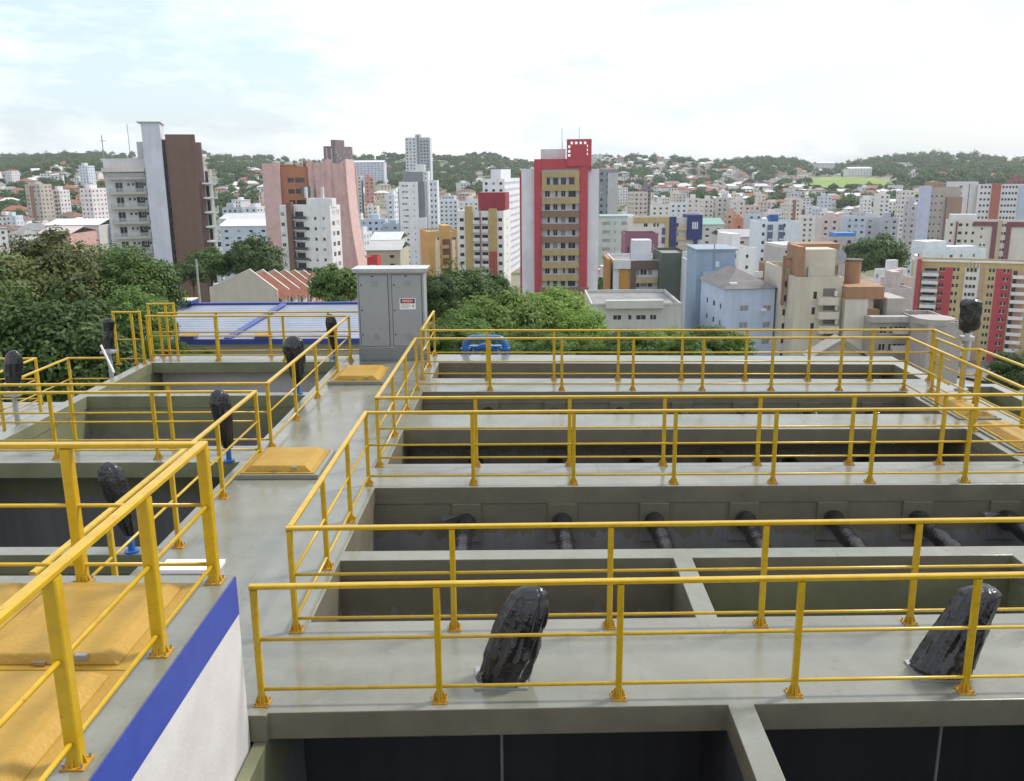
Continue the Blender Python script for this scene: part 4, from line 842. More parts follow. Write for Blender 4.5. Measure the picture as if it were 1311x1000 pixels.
b = Bd('blue_tower', 'slate blue water-tower block with a ladder rising behind the hipped roof', 'building', 892, 941, 321, 143, (.27, .355, .47), zb=-30, depth=9, near=True, yref=340); b.finish(); b.box('window_panel', paint((.55, .62, .68)), b.ux(916, 338), b.ux(921, 338), -.06, -.01, b.zy(342), b.zy(335)); b.box('lower_ledge', paint((.36, .44, .56)), b.ux(899, 355), b.ux(922, 355), -.7, -.01, 0, b.zy(347.5)); b.box('ladder', STEEL, b.ux(913, 338), b.ux(914.5, 338), -.16, -.04, b.zy(362), b.h+1); b.box('cap', paint((.25, .3, .36)), -.25, b.w+.25, -.25, 9.2, b.h+.01, b.h+.25)
b = Bd('blue_side_block', 'light blue windowed wing left of the hipped roof building', 'building', 892, 925, 352, 150, (.42, .50, .64), zb=-30, depth=4, near=True, yref=390); b.grid('F', [(.25, .7), (.62, .8), (.85, .7)], 366, 2.5, .9, n=7, kind='dark'); b.finish()
b = Bd('white_building', 'white block with small square windows behind the slate blue tower', 'building', 914, 967, 318, 215, (.68, .69, .69), a=14, xc=945, zb=-36, near=True, yref=340); b.auto('F', 2.6, 2.3, .7, .8, 1.5, 'dark'); b.auto('L', 2.6, 2.6, .9, 1, 1.5); b.finish(); b.box('roof_room', b.m, 0, b.w*.5, b.d*.3, b.d*.9, b.h-.5, b.zy(301))
b = Bd('curved_building', 'grey rounded building with a light cornice behind the beige block', 'building', 978, 1030, 315, 245, (.42, .40, .40), zb=-38, near=True, a=10, xc=1000, yref=330); b.auto('F', 3, 2.4, 1.2, .8, 1.2, 'dark'); b.finish(); b.rooftop(-.01, 1.01, -.01, 1.0, .3, paint((.55, .53, .51)), 'cornice')
b = Bd('white_tower', 'white twin block with dark balcony columns and a blue roof tank', 'apartment block', 972, 1023, 284, 320, (.60, .65, .71), zb=-41, near=True, depth=14, yref=300); b.grid('F', [(.1, .9), (.62, .9)], 287, 2.9, 1.1, n=9, kind='dark'); b.finish()
for u in (.2, .48):
    b.box('dark_bay', paint((.10, .13, .19)), b.w*u, b.w*(u+.13), -.4, -.01, 0, b.h-1.0)
    for k in range(9): b.box('balcony', paint((.5, .55, .62)), b.w*u+.2*(k % 2), b.w*(u+.13)-.3+.2*(k % 2), -.9, -.42, b.h-3.5-2.9*k, b.h-2.9-2.9*k)
b.box('roof_tank', paint((.03, .10, .30)), b.w*.32, b.w*.52, 3, 6, b.h-.5, b.h+2.2)
# ---- beige and brown building right of centre
CB = (.50, .455, .37); BB = (.30, .17, .095)
b = Bd('beige_building', 'beige and brown apartment building with round satellite dish and balconies', 'apartment block', 1016, 1076, 355, 122, CB, zb=-27, near=True, depth=13, yref=400)
b.win('F', b.ux(1041, 383), b.zy(383), .5, 1.0, 'dark'); b.win('F', b.ux(1038.5, 403), b.zy(403), .5, 1.0, 'dark'); b.win('F', b.ux(1037, 423), b.zy(423), .5, 1.0, 'dark'); b.finish()
b.box('upper_block', paint(CB), b.ux(1032, 335), b.ux(1073, 335), 1.0, 5, b.h-.5, b.zy(320.5)); b.box('upper_window', [GLASS], b.ux(1059.5, 353), b.ux(1064.5, 353), .93, .98, b.zy(360)+.3, b.zy(348.5)); b.box('upper_bay', paint((.47, .43, .35)), b.ux(1036, 350), b.ux(1068, 350), .4, .98, b.zy(362), b.zy(343))
b.box('brown_frame', paint(BB), b.ux(1024, 330), b.ux(1031.5, 330), .3, 6, 0, b.zy(316.5)); b.box('brown_frame', paint(BB), b.ux(1031.7, 330), b.ux(1091, 330), 5.1, 9, b.h-.5, b.zy(316.5))
for k, y in enumerate((372, 390, 408, 426)):
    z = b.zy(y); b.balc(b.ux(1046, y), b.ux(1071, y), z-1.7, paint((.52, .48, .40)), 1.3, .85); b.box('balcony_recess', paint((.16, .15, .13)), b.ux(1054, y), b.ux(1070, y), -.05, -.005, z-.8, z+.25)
    b.box('air_conditioner', WHITE, b.ux(1068, y), b.ux(1070.5, y), -.6, -.06, z-.7, z-.1)
b.box('front_block', paint((.54, .505, .43)), b.ux(1076.5, 400), b.ux(1105, 400), -1.5, 9, 0, b.zy(381.5)); b.box('brown_crown', paint(BB), b.ux(1076.3, 400), b.ux(1124, 400), -1.6, 9.3, b.zy(381.5)+.01, b.zy(366)); b.box('front_bay', paint((.50, .46, .38)), b.ux(1105.2, 410), b.ux(1113, 410), -.9, 8, 0, b.zy(382)); b.box('brown_balcony', paint(BB), b.ux(1104, 400), b.ux(1121, 400), -1.4, 6, b.zy(404), b.zy(395)); b.box('brown_base', paint(BB), b.ux(1113.2, 415), b.ux(1116, 415), -.6, 6, 0, b.zy(405))
m_ = MB(); cx_ = b.ux(1102, 350); m_.tube([(cx_, 3, b.zy(366)+.02), (cx_, 3, b.zy(337))], 1.05, 20); b.part('round_chimney', paint(BB), m_); m_ = MB(); m_.tube([(cx_, 3, b.zy(337)+.01), (cx_, 3, b.zy(335))], 1.25, 20); b.part('chimney_cap', paint((.12, .09, .08)), m_)
m_ = MB(); c0 = Vector((b.ux(1081, 332), 2.2, b.zy(332))); pth = [c0+Vector((0, .5-.5*t*t, 0)) for t in (0, .3, .55, .8, 1)]; m_.tube(pth, [.05, .4, .65, .9, 1.05], 24); b.part('satellite_dish', STEEL, m_); m_ = MB(); m_.tube([c0+Vector((0, .5, 0)), (c0.x, 3.2, b.zy(362))], .07, 6); b.part('dish_post', STEEL, m_)
m_ = MB(); m_.box(b.ux(1098, 391), b.ux(1119, 391), -.4, 0, b.zy(394), b.zy(390)); 
b2 = Bd('beige_wing', 'cream wing with brown posts and paired windows left of the beige building', 'building', 1000, 1025, 344, 126, (.52, .49, .42), zb=-27, near=True, depth=10, yref=400)
for k in range(7):
    for u in (.18, .48, .78): b2.win('F', b2.w*u-.3, b2.zy(367)-1.98*k-.2*u*3, .55, .95, 'dark')
b2.finish(); b2.box('brown_post', paint(BB), b2.ux(1001, 350), b2.ux(1004.5, 350), -.5, -.01, b2.h-5, b2.zy(327)); b2.box('brown_beam', paint(BB), b2.ux(1004.6, 350), b2.ux(1024, 350), -.45, -.05, b2.zy(333), b2.zy(330)); b2.box('flue', paint((.09, .09, .10)), b2.ux(1014, 400), b2.ux(1017, 400), -.75, -.35, 0, b2.zy(336))
b = Bd('brown_annex', 'narrow brown annex left of the cream wing', 'building', 988, 1000, 341, 132, BB, zb=-28, near=True, depth=8, yref=370); b.finish()
b = Bd('gable_house', 'beige gable-roofed house rising just behind the back railing', 'house', 1040, 1112, 456, 70, (.42, .37, .31), zb=T(25, 70)-1, near=True, depth=1.6, yref=450)
b.win('F', b.w*.72, b.h-1.6+.2, .8, .7, 'dark'); b.finish(); m_ = MB(); z = b.h; ap = b.zy(436)
m_.face([(0, .005, z-.3), (b.w, .005, z-.3), (b.w/2, .005, ap)]); b.part('gable', b.m, m_); m_ = MB(); e = .35
for sx in (0, 1):
    x0 = -e if sx == 0 else b.w+e; sl_ = (ap-z)/(b.w/2); zz = z-.05-sl_*e
    p = [(x0, -.5, zz), (b.w/2, -.5, ap+.05), (b.w/2, b.d, ap+.05), (x0, b.d, zz)]; m_.hexa(p+[(q[0], q[1], q[2]+.18) for q in p])
b.part('roof', mat('gable_roof', (.33, .31, .29), .8), m_)
b = Bd('taupe_building', 'taupe apartment building with small balconies behind the far railing corner', 'apartment block', 1114, 1190, 408, 118, (.30, .265, .235), zb=-24, near=True, depth=14, yref=425)
b.grid('F', [(.05, .6), (.22, 1.0), (.40, 1.2), (.55, 1.3), (.80, 1.1)], 418, 2.3, 1.0, n=5, kind='w'); b.finish()
for k in range(4): b.balc(b.w*.36, b.w*.60, b.zy(425)-2.3*k, paint((.46, .43, .41)), .9, .6)
b.box('tower_room', paint((.36, .33, .30)), b.ux(1143, 400), b.ux(1166, 400), 2, 8, b.h-.5, b.zy(385)); b.rooftop(-.01, 1.01, -.02, .1, .25, paint((.38, .35, .33)), 'cornice')
b = Bd('round_building', 'pale taupe building with a curved roof edge in front of the red and yellow block', 'building', 1188, 1232, 413, 112, (.34, .31, .29), zb=-24, near=True, depth=10, yref=425); b.win('F', b.w*.55, b.zy(428), .9, 1.1, 'dark'); b.finish(); m_ = MB(); m_.tube([(b.w*.38, 2.2, b.h-.4), (b.w*.38, 2.2, b.h+.3)], 2.4, 28); b.part('curved_roof', paint((.34, .31, .29)), m_)
# ---- red and yellow block at right
YB = (.47, .36, .17)
b = Bd('apartment_block', 'ochre, red and white apartment block with curved white balconies at right', 'apartment block', 1166, 1345, 339, 232, YB, a=-21, near=True, depth=12, yref=380)
P0 = 2.12/1.19
def bx(x): return b.ux(x, 380)
for k in range(12):
    z = b.zy(351.5)-P0*k*1.19
    if z < 1: break
    for x in (1202, 1205.5, 1219, 1224, 1264.5, 1269, 1283, 1287.5): b.win('F', bx(x)-.4, z, .7, 1.05, 'w')
    for x in (1236, 1241, 1246): b.win('F', bx(x)-.4, z, .7, 1.05, 'w')
    b.balc(bx(1178), bx(1199), z-1.1, paint((.64, .63, .62)), 1.6, .75); b.box('balcony_glass', CURT, bx(1179), bx(1198), -1.45, -1.40, z-.52, z+.2); b.box('window', [GLASS], bx(1181), bx(1197), -.06, -.01, z-1.0, z+.7)
    b.balc(bx(1293), bx(1312), z-1.1, paint((.66, .65, .64)), 1.6, .75); b.box('window', [GLASS], bx(1294), bx(1299), -.06, -.01, z-.6, z+.7); b.box('terrace_wall', paint((.50, .27, .22)), bx(1299.5), bx(1310), -.07, -.012, z-.9, z+.3)
b.finish()
b.box('red_edge', paint(RED), bx(1171), bx(1176), -1.9, -.01, 0, b.zy(335)); b.box('white_edge', paint((.6, .58, .57)), bx(1166.5), bx(1170.7), -1.2, 4, 0, b.zy(331))
b.box('cornice', paint((.67, .66, .64)), -.2, b.w+.2, -.35, -.01, b.h+.01, b.h+.45)
wl = b.zy(346)
for nm, c, xa_, xb_ in (('red_panel', RED, 1199.4, 1200.3), ('red_panel', RED, 1206.9, 1217), ('white_panel', (.62, .61, .6), 1232.4, 1234.2), ('white_panel', (.62, .61, .6), 1247.5, 1251), ('tan_panel', (.40, .28, .17), 1251.3, 1258), ('red_panel', RED, 1272, 1281.3), ('red_panel', RED, 1289, 1292)): b.box(nm, paint(c), bx(xa_), bx(xb_), -.08, -.006, 0, wl)
for xa_, xb_, c in ((1200.4, 1206.8, RED), (1234.3, 1247.4, (.62, .61, .6)), (1281.4, 1288.9, RED)):     # bands between the window rows
    for k in range(12):
        z = b.zy(351.5)-P0*k*1.19
        if z > 2: b.box('band', paint(c), bx(xa_), bx(xb_), -.075, -.006, z-1.2, z-.06)
for x in (1236, 1240, 1245, 1249): b.box('rib', paint((.6, .55, .45)), bx(x), bx(x)+.25, -.3, -.01, wl+.05, b.h-.1)
b = Bd('white_building', 'long white building with roof boxes behind the red and yellow block', 'building', 1160, 1262, 321, 285, (.60, .65, .69), a=12, xc=1181, near=True, yref=330); b.auto('L', 2.7, 3, .9, .9, 1.2, 'dark'); b.grid('F', [(.3, .8), (.45, 1.1), (.6, 1.0), (.8, 1.1)], 327, 2.7, 1.0, n=4); b.finish(); b.box('roof_room', paint((.64, .68, .72)), b.w*.06, b.w*.42, 2, 8, b.h-.5, b.zy(310)); b.box('roof_step', paint((.62, .64, .68)), b.w*.55, b.w*.98, 4, 9, b.h-.5, b.zy(318.5))
b = Bd('slab_tower', 'tall blue-grey and brown slab tower on the right', 'tower', 1186, 1227, 240, 390, (.36, .32, .29), a=0, zb=-40, near=True, depth=10, yref=280)
b.grid('F', [(.12, .8), (.25, .8), (.42, .9)], 250, 2.9, .9, n=20, kind='w'); b.finish(); b.box('grey_fin', paint((.42, .46, .58)), -3.6, -.01, -2.5, 1.5, 0, b.h+.6); b.box('brown_face', paint((.27, .185, .14)), b.w*.55, b.w+.3, -1.2, -.01, 0, b.h-4); b.rooftop(.1, .5, .2, .8, 2.2, paint((.3, .2, .15)))
b = Bd('slab_tower', 'white tower with dark window column behind the brown slab tower', 'tower', 1222, 1248, 233, 430, (.58, .57, .57), zb=-40, near=True, depth=12, yref=280); b.grid('F', [(.15, 1.4)], 238, 2.9, 1.2, n=20, kind='dark'); b.finish(); b.box('slit', DARK, b.w*.55, b.w*.58, -.05, -.005, 4, b.h-1)
b = Bd('apartment_tower', 'white window-grid tower with a brick red strip at the right edge', 'tower', 1248, 1330, 236, 420, (.60, .59, .60), a=-18, zb=-40, near=True, depth=8, yref=280); b.grid('F', [(.06, .9), (.12, .9), (.18, .9), (.40, .9), (.45, .8), (.50, .9), (.55, .8), (.60, .9)], 238, 2.75, 1.0, n=20, kind='dark'); b.finish(); b.box('red_strip', paint((.36, .12, .09)), b.w*.215, b.w*.36, -.4, -.01, 0, b.h+.6); b.box('blue_face', paint((.40, .47, .56)), b.w*.65, b.w, -.6, -.01, 0, b.h-.5)
b = Bd('apartment_block', 'beige apartment block with maroon frames at the right edge', 'apartment block', 1212, 1335, 283, 320, (.58, .54, .49), a=-18, zb=-37, near=True, depth=8, yref=310)
b.grid('F', [(.035, .8), (.13, 1.2), (.2, .8), (.27, .8), (.57, .7), (.60, .7)], 287, 2.85, 1.0, n=9, kind='dark'); b.grid('F', [(.36, .7), (.40, .7)], 292, 2.85, .9, n=7); b.finish()
for xa_, xb_ in ((1225, 1227), (1272, 1278), (1290, 1296)): b.box('maroon_frame', paint((.17, .06, .075)), b.ux(xa_), b.ux(xb_), -.5, -.01, 0, b.h-.4)
b.box('maroon_top', paint((.17, .06, .075)), b.ux(1247), b.ux(1271.9), -.5, -.01, b.zy(290), b.h-.4); b.box('maroon_top', paint((.17, .06, .075)), b.ux(1296.1), b.ux(1335), -.5, -.01, b.zy(291), b.h-.4); b.box('tan_strip', paint((.43, .35, .25)), b.ux(1278.1), b.ux(1284), -.4, -.01, 0, b.h+.2); b.rooftop(.02, .3, .2, .7, 2, paint((.6, .58, .56)))

# ------------------------------------------------------------------ middle-distance blocks
def ok_(p, r): return all((p.x-q[0])**2+(p.y-q[1])**2 > (q[2]+r)**2 for q in FOOT)
GEN = [  # xl, xr, ytop, D, colour, xc or None, yaw, label
 (34, 68, 236, 640, (.40, .36, .31), 53, -18, 'brown and white apartment block on the left hillside'), (69, 91, 243, 660, (.60, .57, .57), 78, -20, 'small white balconied block right of the brown and white block'),
 (104, 138, 241, 600, (.66, .60, .60), 119, -16, 'pinkish white apartment block left of the brown slab tower'), (103, 123, 212, 950, (.56, .60, .66), 114, -15, 'bluish white block high on the left hill'),
 (8, 27, 219, 980, (.60, .58, .60), 17, -15, 'small white twin block at the upper left edge'), (138, 150, 288, 430, (.22, .34, .48), None, 0, 'little blue building beside the left tower'),
 (286, 312, 266, 520, (.40, .43, .47), None, 0, 'plain grey apartment block between tower and pink net'), (314, 345, 265, 510, (.50, .53, .56), 330, -12, 'grey-white block with open balconies left of the pink net'),
 (449, 463, 225, 760, (.60, .62, .62), None, 0, 'pale slab right of the pink net under the purple tower'), (464, 479, 227, 740, (.50, .25, .20), 468, 10, 'salmon pink block under the purple tower'),
 (495, 513, 249, 560, (.58, .59, .63), 505, -14, 'white balconied block touching the slim tower'), (463, 494, 281, 470, (.44, .52, .62), None, 0, 'light blue low building left of the slim tower'),
 (490, 512, 287, 450, (.38, .46, .55), None, 0, 'blue-grey house-like block at the foot of the slim tower'), (458, 477, 298, 400, (.60, .60, .61), 466, -14, 'little white block with square windows by the pink net'),
 (563, 586, 256, 640, (.60, .62, .64), None, 0, 'low white flats behind the orange block'), (588, 613, 258, 630, (.62, .62, .62), None, 0, 'low white flats left of the red roof box'),
 (803, 829, 246, 620, (.52, .45, .40), 812, 12, 'cream and pink block right of the grey tower'), (822, 833, 237, 700, (.16, .15, .18), None, 0, 'small dark block above the cream and pink block'),
 (834, 857, 263, 560, (.64, .62, .58), None, 0, 'cream flats above the ochre and navy block'), (858, 879, 260, 570, (.56, .60, .64), None, 0, 'bluish white flats above the navy strip'),
 (879, 895, 254, 600, (.60, .57, .52), None, 0, 'beige flats behind the navy tower end'), (895, 913, 255, 610, (.62, .60, .56), 901, 12, 'cream flats just right of the beige flats'),
 (918, 937, 253, 600, (.46, .44, .42), None, 0, 'grey-brown block in the middle of the valley'), (936, 953, 257, 590, (.56, .54, .51), None, 0, 'pale grey block beside the grey-brown block'),
 (926, 944, 273, 500, (.50, .33, .24), 930, 10, 'orange-pink flats in the valley'), (941, 951, 279, 480, (.50, .20, .12), None, 0, 'narrow orange block beside the orange-pink flats'),
 (953, 972, 263, 560, (.56, .44, .42), None, 0, 'pink and white flats in the valley'), (957, 975, 274, 500, (.46, .55, .64), None, 0, 'sky blue flats left of the twin block'),
 (1003, 1025, 254, 620, (.62, .55, .52), 1010, 10, 'white flats with a brown strip above the twin block'), (1026, 1048, 277, 520, (.62, .60, .57), None, 0, 'white low flats right of the twin block'),
 (1051, 1083, 279, 430, (.55, .46, .45), 1073, -10, 'pinkish flats with a white roof in the right valley'), (1083, 1107, 277, 450, (.42, .50, .60), None, 0, 'blue-white flats right of the pinkish flats'),
 (1108, 1128, 278, 460, (.48, .49, .51), None, 0, 'grey flats left of the slab tower'), (1129, 1149, 279, 450, (.40, .42, .46), None, 0, 'darker grey flats left of the slab tower'),
 (1125, 1146, 249, 640, (.62, .61, .59), 1138, -10, 'white tower block below the meadow'), (1146, 1169, 244, 600, (.60, .56, .55), 1153, 10, 'white and pink tower left of the slab tower'),
 (1156, 1173, 262, 470, (.40, .39, .41), 1163, 10, 'grey stepped flats beside the slab tower'), (1294, 1311, 230, 700, (.25, .08, .09), None, 0, 'dark red block on the right skyline edge'),
 (765, 785, 345, 260, (.46, .28, .20), None, 0, 'salmon low house by the red tower'), (757, 790, 354, 240, (.50, .49, .47), None, 0, 'low grey house right of the red tower'),
 (1118, 1160, 345, 240, (.62, .61, .60), 1126, 14, 'white long low building under the dark trees'), (1126, 1168, 356, 205, (.50, .40, .36), 1138, 16, 'pinkish house row right of the beige building'),
 (1137, 1166, 369, 180, (.46, .39, .38), None, 0, 'small mauve house left of the red edge'), (1060, 1095, 303, 330, (.42, .38, .37), None, 0, 'grey house with bright blue roof in the right valley')]
for k, (xl, xr, yt, D, c, xc, a, lab) in enumerate(GEN):
    b = Bd('apartment_block' if yt < 300 else 'low_house', lab, 'apartment block' if yt < 300 else 'house', xl, xr, yt, D, c, a=a, xc=xc, near=(D < 300), zb=None, roof=ROOFW if k % 3 else ROOFG)
    g = 2.6 if D > 350 else 3.2
    b.auto('F', 2.9, g, 1.3, 1.2, 1.3); b.auto('L' if a > 0 else 'R', 2.9, g, 1.2, 1.2, 1.3); b.finish()
    r = b.rnd
    if r.random() < .7: u = r.uniform(.1, .5); b.rooftop(u, u+.35, .2, .7, r.uniform(1.5, 3.2))
    if 'brown strip' in lab or 'brown and white' in lab: b.box('brown_strip', paint((.26, .13, .09)), b.w*.3, b.w*.55, -.3, -.01, 0, b.h-1)
    if 'balcon' in lab:
        for q in range(int(b.h/2.9)-1): b.box('balcony', paint(tuple(min(.7, v*1.15) for v in c)), b.w*.35, b.w*.7, -1, -.01, b.h-4.2-2.9*q, b.h-3.3-2.9*q)
    if 'blue roof' in lab: b.box('blue_roof', mat('blue_sheet', (.05, .20, .52), .5), b.w*.25, b.w*.98, .3, b.d-.3, b.h, b.h+1.2)
# long sheds
for xl, xr, yt, D, c, rc, lab in ((283, 346, 290, 400, (.44, .50, .58), (.62, .65, .68), 'long pale blue shed with white roof left of the pink net'), (283, 340, 281, 470, (.5, .5, .5), (.5, .5, .52), 'second long shed behind the pale blue shed'),
        (476, 512, 308, 360, (.45, .43, .38), (.55, .57, .58), 'long low hall with pale roof left of the slim tower'), (470, 513, 321, 320, (.40, .37, .28), (.42, .42, .42), 'low ochre-grey hall at the foot of the slim tower'),
        (60, 128, 289, 420, (.45, .42, .40), (.62, .62, .64), 'wide pale warehouse roof on the left valley floor'), (50, 92, 300, 380, (.46, .28, .25), (.50, .42, .40), 'pinkish warehouse above the left trees'), (898, 926, 288, 430, (.50, .50, .48), (.20, .36, .30), 'hall with a green roof in the valley'),
        (452, 492, 208, 1250, (.50, .52, .60), (.60, .64, .78), 'long pale blue hall on the ridge right of the purple tower'), (1085, 1115, 216, 1500, (.6, .6, .58), (.6, .6, .6), 'white hall on the right ridge'), (1045, 1068, 209, 1750, (.5, .52, .5), (.6, .63, .6), 'long low school on the right skyline'), (925, 990, 304, 380, (.48, .46, .44), (.36, .35, .36), 'grey roofed hall in front of the twin block'), (1180, 1200, 219, 1500, (.66, .66, .68), (.66, .66, .66), 'white villa on the right wooded slope'), (1205, 1235, 219, 1480, (.5, .52, .52), (.5, .5, .52), 'low grey villa on the right wooded slope')):
    b = Bd('shed', lab, 'shed', xl, xr, yt, D, c, near=False, depth=24, roof=ROOFW); b.auto('F', 3, 4.5, 1.6, 1.0, 1.6); b.finish()
    m_ = MB(); z = b.h; e = .5; rm = mat('shed_roof_%.2f%.2f' % (rc[0], rc[2]), rc, .6, var=.08, scale=.3)
    for s0, s1, za, zb_ in ((-e, b.d/2, z+.02, z+2.4), (b.d/2, b.d+e, z+2.4, z+.02)):
        p = [(-e, s0, za), (b.w+e, s0, za), (b.w+e, s1, zb_), (-e, s1, zb_)]; m_.hexa(p+[(q[0], q[1], q[2]+.2) for q in p])
    b.part('pitched_roof', rm, m_)
b = Bd('red_shop', 'bright red shop front box above the cabinet', 'shop', 471, 484, 329, 250, (.45, .04, .04), near=True, depth=6, zb=-33); b.finish(); b.box('white_sign', WHITE, b.w*.2, b.w*.8, -.1, -.02, b.h-3.2, b.h-2.2)

FL = [((.64, .63, .61), 'white'), ((.58, .53, .45), 'cream'), ((.52, .42, .38), 'pinkish'), ((.48, .53, .58), 'bluish'), ((.46, .45, .44), 'grey')]
for k in range(46):
    x0, x1, y0, y1, reg = random.choice([(795, 960, 246, 268, 'in the valley right of the red tower')]*3+[(960, 1165, 256, 290, 'in the right-hand valley')]*3+[(283, 345, 258, 280, 'left of the pink net'), (0, 130, 262, 292, 'on the left valley floor'), (455, 512, 262, 300, 'left of the slim tower'), (562, 620, 246, 262, 'behind the orange block')])
    for t in range(20):
        x = random.uniform(x0, x1); y = random.uniform(y0, y1); p = hit(x, y+14)
        if p is not None and 350 < p.y < 1100 and ok_(p, 9): break
    else: continue
    c, cn = random.choice(FL); wp = random.uniform(9, 17)/FPX*p.y; hp = random.choice([3, 4, 4, 5, 6])*3.0; D = p.y; xx = pix((p.x-wp/2, D, p.z)); x2 = pix((p.x+wp/2, D, p.z)); yt = pix((p.x, D, T(p.x, D)+hp))[1]
    b = Bd('apartment_block', '%s small block of flats %s' % (cn, reg), 'apartment block', xx[0], x2[0], yt, D, c, a=random.choice([0, 0, 12, -12]), near=False, group='small flats '+reg, roof=ROOFW if k % 2 else ROOFG, depth=max(9, wp*.7))
    b.auto('F', 2.9, 2.6, 1.2, 1.2, 1.3); b.auto('L', 2.9, 2.8, 1.2, 1.2, 1.3); b.auto('R', 2.9, 2.8, 1.2, 1.2, 1.3); b.finish()
    if k % 3: b.rooftop(.2, .55, .2, .7, 2.2)
# ------------------------------------------------------------------ row houses with stepped terracotta roofs
def rowhouse():
    D = 105.0; L = uy(268, 370, D); zb = T(L.x, D)-1; Rr = uy(356, 385, D); ze = uy(268, 369, D).z; zr_ = uy(318, 345, D).z; xa = uy(319, 345, D).x
    cols = [(.44, .40, .34), (.46, .43, .36), (.48, .42, .36), (.44, .34, .28), (.45, .32, .16), (.46, .34, .14)]
    x0, x1 = L.x, Rr.x; w = x1-x0; zs = uy(350, 372, D).z; dd = 5.6
    for k in range(6):
        yy = D + k*dd; sh = -k*.12; dz = -.62*k; bx0, bx1 = x0+sh, x1+sh; a = x0+(xa-x0)+sh
        root = empty('row_house', ((bx0+bx1)/2, yy, zb), ['nearest beige terraced house with a blank gable wall', 'second terraced house behind the blank gable', 'third terraced house of the stepped row', 'fourth terraced house with pinkish gable', 'fifth terraced house with ochre gable', 'farthest terraced house of the stepped row'][k], 'house', 'terraced houses')
        m_ = MB(); pr = [(bx0, zb), (bx1, zb), (bx1, zs+dz), (a, zr_+dz), (bx0, ze+dz)]; n = len(pr)
        m_.face([(p[0], yy, p[1]) for p in pr]); m_.face([(p[0], yy+.25, p[1]) for p in reversed(pr)])
        for i in range(n): p, q = pr[i], pr[(i+1) % n]; m_.face([(p[0], yy, p[1]), (q[0], yy, q[1]), (q[0], yy+.25, q[1]), (p[0], yy+.25, p[1])])
        m_.box(bx0+.3, bx1-.4, yy+.26, yy+dd-.01, zb, min(ze, zs)+dz-1.2); m_.build('wall', paint(cols[k]), root)
        m_ = MB(); t = .1
        for (xa_, za_, xb_, zb2) in ((bx0-.3, ze+dz-1.15, a, zr_+dz-1.0), (a, zr_+dz-1.0, bx1+.25, zs+dz-1.1)):
            p = [(xa_, yy+.26, za_), (xb_, yy+.26, zb2), (xb_, yy+dd-.02, zb2), (xa_, yy+dd-.02, za_)]; m_.hexa([p[0], p[1], p[2], p[3]]+[(q[0], q[1], q[2]+t) for q in p])
        rf = m_.build('roof', TERRA, root)
        m2 = MB(); 
        for j in range(11):                        # rows of barrel tiles
            y2 = yy+.5+j*(dd-.7)/10; m2.bar((a, y2, zr_+dz-.88), (bx1+.25, y2, zs+dz-.98), .16, .07)
        tag(m2.build('tile_rows', TERRA, rf), kind='stuff')
        m2 = MB(); m2.bar((bx0, yy+.12, ze+dz+.03), (a, yy+.12, zr_+dz+.03), .3, .08); m2.bar((a, yy+.12, zr_+dz+.03), (bx1, yy+.12, zs+dz+.03), .3, .08); m2.build('coping', paint((.55, .54, .50)), root)
        wx = bx1-.35
        f = MB().box(wx, wx+.08, yy+1.2, yy+2.6, zs+dz-2.2, zs+dz-1.1).build('window', FRAME, root); MB().box(wx+.08, wx+.1, yy+1.3, yy+2.5, zs+dz-2.1, zs+dz-1.2).build('pane', GLASS, f)
        m2 = MB(); p = [(bx1-.3, yy+.3, zs+dz-2.5), (bx1+2.2, yy+.3, zs+dz-3.3), (bx1+2.2, yy+dd-.3, zs+dz-3.3), (bx1-.3, yy+dd-.3, zs+dz-2.5)]; m2.hexa(p+[(q[0], q[1], q[2]+.12) for q in p]); m2.build('porch_roof', TERRA, root)
        if k < 2: FOOT.append(((bx0+bx1)/2, yy, 9))
    MB2 = None
rowhouse()
